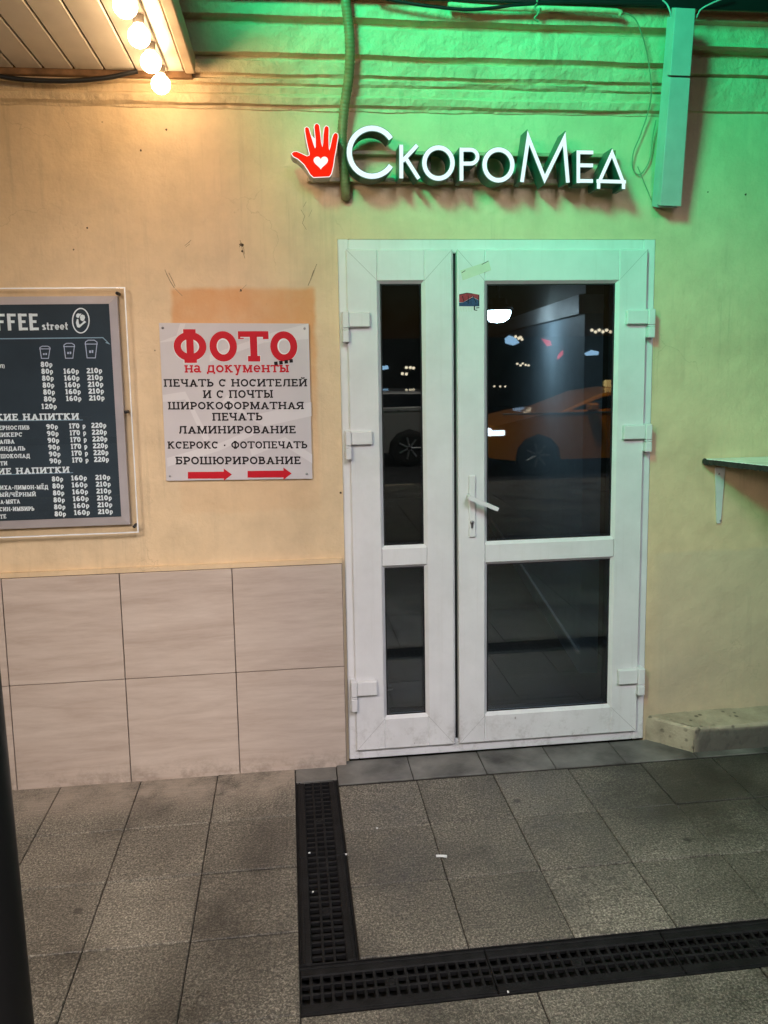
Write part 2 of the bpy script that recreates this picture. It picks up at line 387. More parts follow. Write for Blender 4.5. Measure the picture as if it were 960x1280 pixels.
A['hand_side'] = simple('grey_sign_side', (0.45, 0.43, 0.40), 0.4)
A['white_paint'] = simple('white_print', (0.78, 0.80, 0.80), 0.5)
A['menu_panel'] = simple('slate_panel', (0.042, 0.062, 0.080), 0.7, spec=0.12, var=0.25, scale=3)
A['menu_text'] = simple('pale_blue_print', (0.84, 0.93, 0.96), 0.6, spec=0.12, var=0.03)
A['menu_line'] = simple('blue_print', (0.30, 0.46, 0.58), 0.5, spec=0.12, var=0.03)
A['silver'] = simple('silver_frame', (0.52, 0.49, 0.51), 0.34, 0.15, var=0.08)
A['screw'] = simple('steel_screw', (0.35, 0.35, 0.36), 0.3, 0.9)
A['black'] = simple('black_paint', (0.012, 0.012, 0.013), 0.4)
A['board'] = simple('grey_board', (0.58, 0.555, 0.575), 0.45, spec=0.12, var=0.06, scale=5)
A['board_band'] = simple('pale_band', (0.655, 0.635, 0.65), 0.45, spec=0.12, var=0.04, scale=5)
A['red_print'] = simple('red_print', (0.52, 0.016, 0.028), 0.5, spec=0.12, var=0.05)
A['black_print'] = simple('black_print', (0.018, 0.016, 0.018), 0.5, spec=0.12, var=0.05)
A['sticker_red'] = simple('sticker_red', (0.36, 0.035, 0.045), 0.4, var=0.4, scale=200)
A['sticker_blue'] = simple('sticker_blue', (0.015, 0.06, 0.16), 0.4, var=0.5, scale=200)
A['tape'] = simple('beige_tape', (0.60, 0.62, 0.50), 0.35)
A['shelf_top'] = simple('white_laminate', (0.85, 0.87, 0.86), 0.18, var=0.15, scale=12)
A['shelf_edge'] = simple('black_edge_band', (0.03, 0.03, 0.028), 0.5, var=0.5, scale=60)
A['bracket'] = simple('galvanised_bracket', (0.68, 0.70, 0.70), 0.35, 0.15)
A['int_wall'] = simple('grey_interior_wall', (0.50, 0.62, 0.70), 0.6)
A['int_white'] = simple('white_interior_trim', (0.75, 0.76, 0.76), 0.5)
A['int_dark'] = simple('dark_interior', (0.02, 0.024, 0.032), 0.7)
A['int_ceiling'] = simple('grey_ceiling', (0.24, 0.25, 0.24), 0.6)
A['int_floor'] = simple('dark_floor', (0.05, 0.045, 0.04), 0.4)
A['lamp_glass'] = emission('lit_lamp_glass', (0.90, 1.0, 0.98), 40)
A['post'] = simple('black_post', (0.010, 0.010, 0.011), 0.45)

# ------------------------------------------------------------------ stroke lettering
def arc(cx, cy, rx, ry, a0, a1, n=18):
    return [(cx + rx*math.cos(R(a0 + (a1-a0)*i/n)), cy + ry*math.sin(R(a0 + (a1-a0)*i/n))) for i in range(n+1)]
def glyph(c, t, slab=True):
    """width and strokes (points, thickness, closed) of one character of cap height 1"""
    h = t/2; sv = 0.085 if slab else 0.0; ts = t*0.8; L = h + sv; out = []
    def st(*p, th=None, cl=False): out.append((list(p), th or t, cl))
    def sf(x, y, w=None):
        if slab: st((x - (w or h+sv), y), (x + (w or h+sv), y), th=ts)
    lo, hi = ts/2, 1 - ts/2
    def stem(x, a=1, b=1, y0=0, y1=1):
        st((x, y0), (x, y1))
        if a: sf(x, y0 + lo)
        if b: sf(x, y1 - lo)
    def tick(x, y, d):
        if slab: st((x, y), (x, y + d), th=ts)
    b_, T_ = h, 1 - h
    if c in 'Аа' and c == 'А':
        w = 0.98; st((L-.02, 0), (w/2, 1-h*.6)); st((w-L+.02, 0), (w/2, 1-h*.6)); st((w*.26, .31), (w*.74, .31), th=ts); sf(L-.02, lo); sf(w-L+.02, lo)
    elif c == 'Б':
        w = .80; stem(L); st((L, T_), (w-.08, T_), th=ts); tick(w-.1, 1-.24, .24); st((L, .58), (w*.5, .58), *arc(w*.5, (.58+b_)/2, w*.5-h, (.58-b_)/2, 90, -90, 12), (L, b_))
    elif c == 'В':
        w = .82; stem(L); st((L, T_), (w*.5, T_), *arc(w*.48, (T_+.53)/2, w*.40-h, (T_-.53)/2, 90, -90, 12), (L, .53)); st((L, .53), (w*.5, .53), *arc(w*.5, (.53+b_)/2, w*.5-h, (.53-b_)/2, 90, -90, 12), (L, b_))
    elif c in 'Дд':
        w = .98; st((h, b_), (w-h, b_)); st((h, b_), (h, -.2)); st((w-h, b_), (w-h, -.2)); st((w*.20, b_), (w*.33, T_)); st((w*.78, 0), (w*.78, 1)); st((w*.22, T_), (w*.9, T_), th=ts)
    elif c in 'ЕЁFE':
        w = .78; stem(L); e = w - h
        st((L, 1-ts/2), (e, 1-ts/2), th=ts); tick(e-.01, 1-.25, .25); st((L, .52), (e-.12, .52), th=ts)
        if slab: tick(e-.14, .42, .2)
        if c != 'F': st((L, lo), (e+.03, lo), th=ts); tick(e+.02, 0, .25)
        if c == 'Ё': st((w*.32, 1.13), (w*.32, 1.13+t)); st((w*.68, 1.13), (w*.68, 1.13+t))
    elif c in 'ИЙ':
        w = 1.0; stem(L); stem(w-L); st((L, .12), (w-L, .88))
        if c == 'Й': st(*arc(w/2, 1.22, .17, .12, 180, 360, 8), th=ts)
    elif c in 'Кк':
        w = .95; stem(L); st((L, .46), (w-L-.04, .98), th=t); st((w*.42, .56), (w-L, .02)); sf(w-L-.04, hi, h+.06); sf(w-L, lo, h+.06)
    elif c == 'Л':
        w = .95; stem(w-L); st((h*.8, h*.8), (.16, h), (.24, .3), (.28, T_)); st((.18, T_), (w-L, T_), th=ts)
    elif c in 'Мм':
        w = 1.16; stem(L); stem(w-L); st((L, .96), (w/2, .12), (w-L, .96))
    elif c in 'Нн':
        w = 1.0; stem(L); stem(w-L); st((L, .5), (w-L, .5), th=ts)
    elif c in 'Оо0':
        w = .90 if c != '0' else .72; out.append((arc(w/2, .5, w/2-h, .5-h, 0, 360, 32)[:-1], t, True))
    elif c == 'П':
        w = 1.0; stem(L); stem(w-L); st((L, 1-ts/2), (w-L, 1-ts/2), th=ts)
    elif c == 'Р':
        w = .80; stem(L); st((L, T_), (w*.5, T_), *arc(w*.5, (T_+.42)/2, w*.5-h, (T_-.42)/2, 90, -90, 12), (L, .42))
    elif c == 'С':
        w = .84; st(*arc(w/2, .5, w/2-h, .5-h, 42, 318, 24)); tick(w-h-.02, .66, .30)
    elif c in 'Тт':
        w = .90; stem(w/2, 1, 0); st((.02, 1-ts/2), (w-.02, 1-ts/2), th=ts); tick(.04, 1-.26, .26); tick(w-.04, 1-.26, .26)
    elif c == 'Ф':
        w = 1.06; stem(w/2, y0=-.04, y1=1.06); out.append((arc(w/2, .5, w/2-h, .36, 0, 360, 32)[:-1], t, True))
    elif c == 'Х':
        w = .95; st((L, 0), (w-L, 1)); st((L, 1), (w-L, 0)); sf(L, lo); sf(w-L, lo); sf(L, hi); sf(w-L, hi)
    elif c == 'Ч':
        w = .92; stem(w-L); st((L, 1), (L, .68), *arc(L+.2, .66, .2, .22, 180, 270, 8), (w-L, .44)); sf(L, hi)
    elif c == 'Ш':
        w = 1.38; stem(L); stem(w/2); stem(w-L); st((L, lo), (w-L, lo), th=ts)
    elif c in 'Ьь':
        w = .80; stem(L); st((L, .56), (w*.5, .56), *arc(w*.5, (.56+b_)/2, w*.5-h, (.56-b_)/2, 90, -90, 12), (L, b_))
    elif c in 'Ыы':
        w = 1.12; stem(L); st((L, .56), (w*.36, .56), *arc(w*.36, (.56+b_)/2, w*.33-h, (.56-b_)/2, 90, -90, 12), (L, b_)); stem(w-L)
    elif c == 'Ю':
        w = 1.32; stem(L); st((L, .5), (.5, .5), th=ts); out.append((arc(w-.44, .5, .44-h, .5-h, 0, 360, 28)[:-1], t, True))
    elif c == 'Я':
        w = .88; stem(w-L); st((w-L, T_), (w*.46, T_), *arc(w*.46, (T_+.44)/2, w*.46-h, (T_-.44)/2, 90, 270, 12), (w-L, .44)); st((w*.52, .44), (.12, .03)); sf(.12, lo)
    elif c == 'а':
        w = .84; st(*arc(w*.4, .70, w*.30, .30-h, 160, 0, 10), (w*.70, .12)); st((w*.70, .1), (w*.98, lo), th=ts); out.append((arc(w*.38, .30, w*.32, .30-h, 0, 360, 22)[:-1], t, True))
    elif c in 'еe':
        w = .84; st((.1, .5), (w-h, .5), *arc(w/2, .5, w/2-h, .5-h, 0, 320, 24), th=t*.9)
    elif c == 'у':
        w = .92; st((L, 1), (w/2+.02, .08)); st((w-L, 1), (w*.42, -.26), (w*.2, -.28)); sf(L, hi); sf(w-L, hi)
    elif c == 's':
        w = .74; st(*arc(w/2, .74, w/2-h-.02, .26-h, 25, 270, 12), *arc(w/2, .27, w/2-h, .27-h, 90, -155, 12)[1:])
    elif c == 't':
        w = .62; st((.26, 1.35), (.26, .2), *arc(.42, .2, .16, .2-h, 180, 300, 6)); st((.02, 1-lo), (w-.04, 1-lo), th=ts)
    elif c == 'r':
        w = .74; stem(L, 1, 1); st((L, .62), *arc(w*.62, .62, w*.3, .38-h, 170, 50, 8)); st((w-.1, .8), (w-.1, .72), th=t*1.4)
    elif c == '1':
        w = .52; stem(w/2, 1, 0); st((w/2, 1-h*.7), (w*.08, .78), th=ts)
    elif c == '2':
        w = .70; st(*arc(w/2, .70, w/2-h, .30-h, 165, -25, 14), (.1, h)); st((.03, h), (w-.02, h)); tick(w-.04, 0, .24)
    elif c == '6':
        w = .72; out.append((arc(w/2, .31, w/2-h, .31-h, 0, 360, 22)[:-1], t, True)); st(*arc(w*.62, .45, w*.62-h, .55-h, 75, 190, 12))
    elif c == '7':
        w = .68; st((.03, T_), (w-.05, T_), (w*.40, .5), (w*.36, 0)); tick(.05, .72, .26)
    elif c == '8':
        w = .72; out.append((arc(w/2, .73, w*.44-h, .27-h*.8, 0, 360, 20)[:-1], t, True)); out.append((arc(w/2, .28, w/2-h, .28-h*.8, 0, 360, 20)[:-1], t, True))
    elif c == '9':
        w = .72; out.append((arc(w/2, .69, w/2-h, .31-h, 0, 360, 22)[:-1], t, True)); st(*arc(w*.38, .55, w*.62-h, .55-h, 10, -105, 12))
    elif c == 'р':
        w = .60; st((.16, -.2), (.16, .66), th=t*.8); st((.02, -.2+lo), (.32, -.2+lo), th=ts*.8); out.append((arc(.32, .36, .2, .26, 0, 360, 18)[:-1], t*.8, True))
    elif c == ')':
        w = .34; st(*arc(-.1, .42, .34, .62, 60, -60, 10), th=t*.8)
    elif c == '/':
        w = .46; st((.05, -.1), (.42, 1.05), th=t*.8)
    elif c == '-':
        w = .46; st((.05, .42), (.41, .42))
    elif c == '·':
        w = .5; st((.25-h, .45), (.25+h, .45), th=t*1.1)
    elif c == 'C':
        w = .66; st(*arc(w/2, .5, w/2-h, .5-h, 40, 320, 22))
    elif c == 'л':
        w = .8; st((.05, h), (.15, h), (.22, T_)); st((.2, T_), (w-h, T_), th=ts); st((w-h, 0), (w-h, 1))
    else: w = .42
    return w, out
def text(mb, s, p0, p1, height, y, t=0.155, slab=True, gap=0.10, mi=0):
    """letters from p0 to p1 (baseline ends, x and z) fitted to that width, on the plane Y = y"""
    gs = [glyph(c, t, slab) for c in s]; tot = sum(g[0] for g in gs) + gap*(len(s)-1)
    dx, dz = p1[0]-p0[0], p1[1]-p0[1]; k = dx / tot; x = 0; q = 0
    for w, strokes in gs:
        for pts, th, cl in strokes:
            q += 1
            P = []
            for a, b in pts:
                u = (x + a)*k; P.append((p0[0] + u, p0[1] + dz*u/dx + b*height))
            mb.ribbon(P, th*(height*.62 + k*.38), y - 0.00004*(q % 9), mi, cl)
        x += w + gap

# ------------------------------------------------------------------ the building front
DX0, DX1 = W(421, 300).x, W(820, 298).x
DZ1 = W(620, 299).z; DZ0 = 0.010
DOOR_L, DOOR_R = (W(421, 300).x + W(437, 945).x)/2, (W(820, 298).x + W(803, 920).x)/2
TILE_TOP = (W(0, 721).z + W(427, 702).z)/2
SZ = W(131, 88, -0.06).z                                   # soffit height
CZ = lambda py, y=-0.05: W(620, py, y).z
bld = thing('shop_building', 'beige plastered building front with a moulded cornice and pale tiles along its foot', 'building', (0, 0, 0))
b = MB()
b.box(-5, DOOR_L, 0, 0.28, -0.1, 6.5); b.box(DOOR_R, 6, 0, 0.28, -0.1, 6.5)
b.box(DOOR_L, DOOR_R, 0, 0.28, DZ1, 6.5)
b.build('wall', A['plaster'], bld)
# cornice, with a different profile to the right of the cable duct
zl = [CZ(p) for p in (139, 137.5, 134, 132, 124, 122, 120, 112, 110, 108, 104, 103, 100, 98, 84, 82, 78.5, 76, 46, 43, 38.5, 36, 19, 16, 13, 11, 4, -40)]
yl = [0.01, -.004, -.006, -.022, -.030, -.028, -.020, -.026, -.022, -.034, -.040, -.030, -.032, -.048, -.060, -.046, -.048, -.074, -.088, -.068, -.070, -.106, -.118, -.106, -.108, -.134, -.138, -.138]
def rough_profile(mb, x0, x1, n, prof, amp, seed):
    rnd = random.Random(seed); m = len(prof); ph = [(rnd.uniform(0, 6), rnd.uniform(3, 9), rnd.uniform(0, 6), rnd.uniform(14, 30)) for _ in prof]
    vs = []; xs = [x0 + (x1-x0)*i/n for i in range(n+1)]
    for x in xs:
        for (y, z), p in zip(prof, ph):
            d = amp*(math.sin(x*p[1]+p[0]) + .7*math.sin(x*p[3]+p[2])) + rnd.uniform(-1, 1)*amp*.35
            vs.append((x, y + d*.6, z + d))
    mb.add(vs, [(k*m+i, k*m+i+1, (k+1)*m+i+1, (k+1)*m+i) for k in range(n) for i in range(m-1)], 0, False)
XC = W(836, 120, 0).x
b = MB(); rough_profile(b, -5, XC + 0.01, 420, list(zip(yl, zl)), 0.0019, 3)
b.build('cornice', A['cornice'], bld)
CR = lambda py: W(900, py, -0.05).z
zr = [CR(p) for p in (138, 135, 93.5, 92, 90.5, 71, 68, 63, 60, 55, 35, 33, 28, 26, 22, 19, 14, -40)]
yr = [0.01, -.012, -.020, -.006, -.030, -.036, -.010, -.010, -.066, -.060, -.070, -.092, -.094, -.070, -.072, -.108, -.112, -.112]
b = MB(); rough_profile(b, XC + 0.012, 6, 160, list(zip(yr, zr)), 0.0010, 5)
b.build('cornice', A['cornice'], bld)
# tiled foot
TR = W(430, 830).x
xs = [W(157, 850).x, W(295, 840).x, TR]; tw = xs[1]-xs[0]
cols = [TR]
x = TR
for px, py in ((295, 838), (157, 850), (12, 857)): cols.append(W(px, py, -0.03).x)
while cols[-1] > -4: cols.append(cols[-1] - 0.425)
zm = W(220, 845, -0.03).z
b = MB(); g = MB()
g.box(-4.2, TR, -0.026, -0.002, -0.02, TILE_TOP - 0.002); g.build('tile_backing', A['grout'], bld)
for i in range(len(cols)-1):
    for z0, z1 in ((-0.004, zm), (zm, TILE_TOP)):
        b.box(cols[i+1] + .0016, cols[i] - .0016, -0.034, -0.0265, z0 + .0016, z1 - .0016, 0, .0012)
b.build('tile_cladding', A['tile'], bld)
b = MB(); b.prism([(-4.2, TILE_TOP - .001), (TR, TILE_TOP - .001), (TR, TILE_TOP + .016), (-4.2, TILE_TOP + .016)], -0.020, 0.001)
b.build('plaster_ledge', A['plaster'], bld)
# vestibule behind the glass
def part_box(name, m, bx, bev=0): q = MB(); q.box(*bx, 0, bev); return q.build(name, m, bld)
part_box('interior_floor', A['int_floor'], (DOOR_L - .6, 4.2, 0.285, 6.2, -0.06, 0.0))
part_box('interior_ceiling', A['int_ceiling'], (DOOR_L - .6, 4.2, 0.285, 6.2, 2.55, 2.62))
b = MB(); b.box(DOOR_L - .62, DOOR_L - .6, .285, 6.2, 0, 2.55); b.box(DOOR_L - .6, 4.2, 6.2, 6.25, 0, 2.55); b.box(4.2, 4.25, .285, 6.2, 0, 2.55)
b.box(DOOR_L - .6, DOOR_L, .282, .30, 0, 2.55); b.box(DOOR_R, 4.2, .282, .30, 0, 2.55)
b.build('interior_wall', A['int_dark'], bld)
PN = W(727, 500, 0.75); hd = Vector((math.sin(R(7.0)), math.cos(R(7.0)), 0)); PNx, PNy = PN.x, 0.75
def slab(name, m, d0, d1, z0, z1, off0, off1):
    """upright slab running into the room from the partition's near end"""
    nrm = Vector((hd.y, -hd.x, 0)); q = MB(); P0 = Vector((PNx, PNy, 0))
    pts = [P0 + hd*d0 + nrm*off0, P0 + hd*d1 + nrm*off0, P0 + hd*d1 + nrm*off1, P0 + hd*d0 + nrm*off1]
    vs = [(p.x, p.y, z) for z in (z0, z1) for p in pts]
    q.add(vs, [(0,1,2,3),(4,7,6,5),(0,4,5,1),(1,5,6,2),(2,6,7,3),(3,7,4,0)]); return q.build(name, m, bld)
zb0, zb1 = W(727, 392, 0.75).z, W(727, 368, 0.75).z
slab('partition_wall', A['int_wall'], 0, 4.6, 0, zb0, 0.01, 0.10)
slab('partition_beam', A['int_white'], 0, 4.6, zb0, zb1, -0.02, 0.10)
slab('partition_beam', A['int_ceiling'], 0, 4.6, zb1, 2.55, 0.012, 0.10)
slab('skirting', A['int_white'], 0.0, 4.6, 0.10, 0.115, -0.006, 0.009)

# ------------------------------------------------------------------ ceiling lamp inside
lp = W(622, 385, 1.55)
cl = thing('ceiling_lamp', 'round lit ceiling lamp seen through the upper right door glass', 'lamp', tuple(lp))
b = MB(); b.lathe(lp, [(0.0, .06), (.05, .055), (.052, .02), (.086, .012), (.09, -.012), (.076, -.016)], 28); b.build('lamp_base', A['black'], cl)
b = MB(); b.lathe(lp, [(.074, -.014), (.076, -.03), (.066, -.058), (.04, -.078), (.0, -.084)], 28); b.build('lamp_shade', A['lamp_glass'], cl)
b = MB(); b.tube([(lp.x, lp.y, lp.z + .05), (lp.x, lp.y, 2.55)], .012, 8); b.build('lamp_stem', A['black'], cl)

# ------------------------------------------------------------------ the double door
DO = thing('double_door', 'white plastic double door with a narrow and a wide glazed leaf and six hinges', 'door', (DOOR_L, 0, 0))
YF = -0.004; YL = -0.022                                    # frame face, leaf face
def X_(px, py, y=YL): return W(px, py, y).x
def Z_(px, py, y=YL): return W(px, py, y).z
lx0 = (X_(433, 311) + X_(445, 936))/2; lx1 = X_(568, 620) - .003; rx0 = X_(572.5, 620) + .001; rx1 = (X_(808, 370) + X_(797, 900))/2
lz1 = Z_(620, 311.5); lz0 = 0.052
b = MB()
b.box(DOOR_L + .001, lx0 + .012, YF, .06, DZ0, DZ1 - .001, 0, .003); b.box(rx1 - .012, DOOR_R - .001, YF, .06, DZ0, DZ1 - .001, 0, .003)
b.box(lx0 + .012, rx1 - .012, YF + .0005, .06, lz1 - .012, DZ1 - .0015, 0, .003); b.box(lx0 + .012, rx1 - .012, YF + .0005, .06, DZ0, lz0 + .012, 0, .003)
b.build('door_frame', A['pvc'], DO)
b = MB(); b.box(lx1 - .006, rx0 + .006, .012, .04, lz0, lz1); b.build('gap_gasket', A['gasket'], DO)
def leaf(name, x0, x1, gx0, gx1, panes):
    b = MB()
    b.box(x0, gx0, YL, .035, lz0, lz1, 0, .004); b.box(gx1, x1, YL, .035, lz0, lz1, 0, .004)
    zs = [lz0] + [z for p in panes for z in p] + [lz1]
    for i in range(0, len(zs), 2): b.box(gx0 - .0005, gx1 + .0005, YL + .0006, .034, zs[i] + (0.0007 if i == 0 else 0), zs[i+1] - (0.0007 if i+2 >= len(zs) else 0), 0, .003)
    L = b.build(name, A['pvc'], DO)
    s = MB()                                                # mitre joints of the welded corners
    for (xa, xg) in ((x0, gx0), (x1, gx1)):
        for (za, zg) in ((lz0, panes[0][0]), (lz1, panes[-1][1])):
            s.ribbon([(xa, za), (xg, zg)], .0011, YL - .0004)
    for xg in (gx0, gx1): s.ribbon([(xg, panes[0][1]), (xg, panes[1][0])], .0009, YL - .0004)
    s.build('weld_seam', A['pvc_seam'], L)
    for z0, z1 in panes:
        bd = MB(); w = .010; q = [(gx0, z0), (gx1, z0), (gx1, z1), (gx0, z1)]; qi = [(gx0+w, z0+w), (gx1-w, z0+w), (gx1-w, z1-w), (gx0+w, z1-w)]
        vs = [(x, YL + .004, z) for x, z in q] + [(x, YL + .016, z) for x, z in qi]
        bd.add(vs, [(i, (i+1) % 4, 4+(i+1) % 4, 4+i) for i in range(4)])
        bd.build('glazing_bead', A['pvc'], L)
        gk = MB(); gk.ribbon([(gx0+w+.002, z0+w+.002), (gx1-w-.002, z0+w+.002), (gx1-w-.002, z1-w-.002), (gx0+w+.002, z1-w-.002)], .005, YL + .0145, 0, True)
        gk.build('glass_gasket', A['gasket'], L)
        gp = MB(); gp.add([(gx0+.004, YL+.018, z0+.004), (gx1-.004, YL+.018, z0+.004), (gx1-.004, YL+.018, z1-.004), (gx0+.004, YL+.018, z1-.004)], [(0, 1, 2, 3)])
        gp.add([(gx0+.004, YL+.042, z0+.004), (gx1-.004, YL+.042, z0+.004), (gx1-.004, YL+.042, z1-.004), (gx0+.004, YL+.042, z1-.004)], [(0, 1, 2, 3)])
        gp.build('glass_pane', A['glass'], L)
    return L
gl0 = (X_(471, 351) + X_(482, 895))/2; gl1 = (X_(531, 351) + X_(535, 895))/2
gr0 = (X_(606, 353) + X_(607, 889))/2; gr1 = (X_(773, 352) + X_(764, 885))/2
p_l = [(Z_(508, 897), Z_(505, 707)), (Z_(505, 685), Z_(500, 351))]
p_r = [(Z_(685, 889), Z_(685, 700)), (Z_(685, 677), Z_(690, 351))]
LL = leaf('narrow_leaf', lx0, lx1, gl0, gl1, p_l)
LR = leaf('wide_leaf', rx0, rx1, gr0, gr1, p_r)
LL['label'] = 'narrow left leaf with slim panes'; LR['label'] = 'wide right leaf with handle and large panes'
b = MB(); b.box(lx1 - .004, lx1 + .0035, YL + .008, .034, lz0, lz1); b.build('leaf_overlap', A['pvc'], LL)
def hinge(bx, fx, ztop, zbot, zf, par):
    """barrel at bx (two x), flap between fx (two x)"""
    zt, zb = ztop, zbot; zm_ = zf - .004; cx = (bx[0]+bx[1])/2; r = abs(bx[1]-bx[0])/2
    h = MB(); h.box(bx[0], bx[1], YL - .024, YF + .001, zm_ + .001, zt, 0, .003); h.box(bx[0] + .0006, bx[1] - .0006, YL - .023, YF + .001, zm_ - .006, zm_, 0, .001)
    h.box(bx[0], bx[1], YL - .024, YF + .001, zb, zm_ - .007, 0, .003)
    h.box(fx[0], fx[1], YL - .020, YL + .001, zf, zt - .003, 0, .0035)
    return h.build('hinge', A['pvc'], par)
def HX(a, b_, py): return (X_(a, py, YL - .02), X_(b_, py, YL - .02))
for (b0, b1, f1, t_, bo, fz) in ((428, 436.3, 463, 389, 428, 409), (432, 439.4, 466, 539, 575, 556.5), (439, 446.6, 472, 853, 890.5, 871)):
    y_ = (t_+bo)/2; hinge(HX(b0, b1, y_), HX(b1, f1, y_), Z_(b0, t_, YL-.02), Z_(b0, bo, YL-.02), Z_(b1, fz, YL-.02), LL)
for (f0, f1, b1, t_, bo, fz) in ((784, 810.5, 819, 386, 422, 405), (780, 807, 815, 530, 565, 549), (773.5, 797.5, 806, 835.5, 869, 855)):
    y_ = (t_+bo)/2; hinge(HX(f1, b1, y_), HX(f0, f1, y_), Z_(b1, t_, YL-.02), Z_(b1, bo, YL-.02), Z_(f1, fz, YL-.02), LR)
# handle
b = MB(); hx0, hx1 = X_(585.6, 630), X_(594, 630); hz0, hz1 = Z_(590, 671), Z_(590, 594)
b.box(hx0, hx1, YL - .011, YL, hz0, hz1, 0, .003); b.build('handle_plate', A['pvc'], LR)
b = MB(); p0 = W(588.5, 622.5, YL - .05); p1 = W(622, 636.5, YL - .05)
b.lathe((p0.x, YL - .05, p0.z), [(.0085, 0), (.0085, .045)], 14, 'y')
d = (p1 - p0); nn = Vector((-d.z, 0, d.x)).normalized()*.0085
for k, (q0, q1) in enumerate(((p0 - d*.1, p1),)):
    q = [q0 + nn, q1 + nn*.85, q1 - nn*.85, q0 - nn]
    b.prism([(v.x, v.z) for v in q], YL - .062, YL - .044)
b.build('lever', A['pvc'], LR, 0.003)
b = MB(); kc = W(590, 655, YL - .012); b.lathe((kc.x, YL - .015, kc.z + .006), [(.0, 0), (.0078, 0), (.0078, .006)], 16, 'y'); b.box(kc.x - .0042, kc.x + .0042, YL - .0148, YL - .009, kc.z - .016, kc.z + .004)
b.build('lock_cylinder', A['screw'], LR)
b = MB(); b.box(kc.x - .0012, kc.x + .0012, YL - .0153, YL - .0149, kc.z - .001, kc.z + .009); b.build('keyhole', A['black'], LR)
# stickers
def pw(lst, y): return [(W(a, c, y).x, W(a, c, y).z) for a, c in lst]
sk = lambda zx, zy: (560 + zx/10.667, 310 + zy/10.667)
b = MB(); yy = YL - .0006
b.prism(pw([sk(148, 625), sk(250, 597), sk(320, 605), sk(418, 622), sk(418, 700), sk(330, 650), sk(200, 725), sk(148, 722)][::-1], yy), yy, yy + .0004, 0)
b.prism(pw([sk(148, 728), sk(200, 727), sk(330, 655), sk(418, 702), sk(418, 778), sk(148, 776)][::-1], yy), yy, yy + .0004, 1)
for (a0, c0, a1, c1) in ((150, 622, 250, 600), (250, 600, 325, 610), (235, 720, 330, 660), (270, 640, 270, 745), (335, 640, 375, 730), (410, 625, 410, 775), (190, 640, 215, 715)):
    b.ribbon(pw([sk(a0, c0), sk(a1, c1)], yy - .0002), .0026, yy - .0002, 2)
b.ribbon(pw([sk(352, 775), sk(352, 825)], yy), .005, yy, 2); b.ribbon(pw([sk(345, 825), sk(390, 832)], yy - .0001), .003, yy - .0001, 2); b.ribbon(pw([sk(375, 800), sk(418, 795)], yy), .003, yy, 2)
for k in range(5): b.ribbon(pw([sk(165 + k*36, 790), sk(180 + k*34, 850)], yy), .0012, yy, 3); b.ribbon(pw([sk(165 + k*36, 785), sk(195 + k*36, 785)], yy - .0001), .0008, yy - .0001, 3)
b.build('sticker', [A['sticker_red'], A['sticker_blue'], A['black_print'], A['tape']], LR)
b = MB(); b.prism(pw([sk(165, 300), sk(545, 175), sk(575, 295), sk(195, 432)][::-1], yy), yy, yy + .0004, 0)
b.ribbon(pw([sk(182, 330), sk(232, 300)], yy - .0003), .0022, yy - .0003, 1); b.ribbon(pw([sk(450, 220), sk(540, 172)], yy - .0003), .0022, yy - .0003, 1)
b.build('tape_strip', [A['tape'], A['black_print']], LR)

# ------------------------------------------------------------------ the lit sign over the door
YS, DS = -0.125, 0.085
SG = thing('shop_sign', 'illuminated sign of white channel letters with a red hand, above the white door', 'sign', tuple(W(580, 235, -.06)))
S2 = lambda pts: [(W(a, c, YS).x, W(a, c, YS).z) for a, c in pts]
kpx = (W(600, 200, YS) - W(599, 200, YS)).length
def letter(strokes, t):
    body = MB(); face = MB()
    for i, (pts, cl) in enumerate(strokes):
        P = S2(pts); body.ribbon(P, t*kpx*1.10, YS + .0012 + i*.0001, 0, cl, DS)
        if cl: face.ribbon(P, t*kpx*.90, YS - .001 - i*.0002, 0, cl)
        else: face.ribbon(P, t*kpx*.90, YS - .001 - i*.0002, 0, cl)
    L = body.build('letter', A['letter_side'], SG); face.build('letter_face', A['letter_face'], L)
def parc(cx, cy, rx, ry, a0, a1, n=28): return [(x, 2*cy - y) for x, y in arc(cx, cy, rx, ry, a0, a1, n)]
letter([(parc(465, 190.3, 28.4, 30.0, 34, 326, 36), False)], 6.9)
letter([([(501.6, 181), (501.6, 223)], False), ([(503, 201.5), (521.5, 181.5)], False), ([(507, 197.5), (523.5, 223.5)], False)], 5.2)
letter([(parc(548, 203.8, 17.6, 19.3, 0, 360, 36)[:-1], True)], 6.0)
letter([([(576.8, 184.6), (576.8, 226)], False), ([(576.8, 187.2), (588, 187.2)] + parc(588, 195.9, 8.8, 8.7, 90, -90, 14) + [(576.8, 204.6)], False)], 5.2)
letter([(parc(623, 206.2, 17.4, 19.2, 0, 360, 36)[:-1], True)], 6.0)
letter([([(652.3, 227.6), (660.4, 172), (680.8, 224), (705.2, 173.5), (709.8, 228.4)], False)], 5.2)
letter([([(722.8, 188), (722.8, 228.8)], False), ([(722.8, 190.4), (741.5, 190.6)], False), ([(722.8, 206.7), (741.2, 206.9)], False), ([(722.8, 226.2), (741, 226.4)], False)], 5.0)
letter([([(748.8, 227.5), (765, 191.5), (778.8, 227.5)], False), ([(745.5, 226.4), (782.3, 227.4)], False), ([(748.2, 226), (748, 236)], False), ([(779.4, 227), (779.2, 236.4)], False)], 4.8)
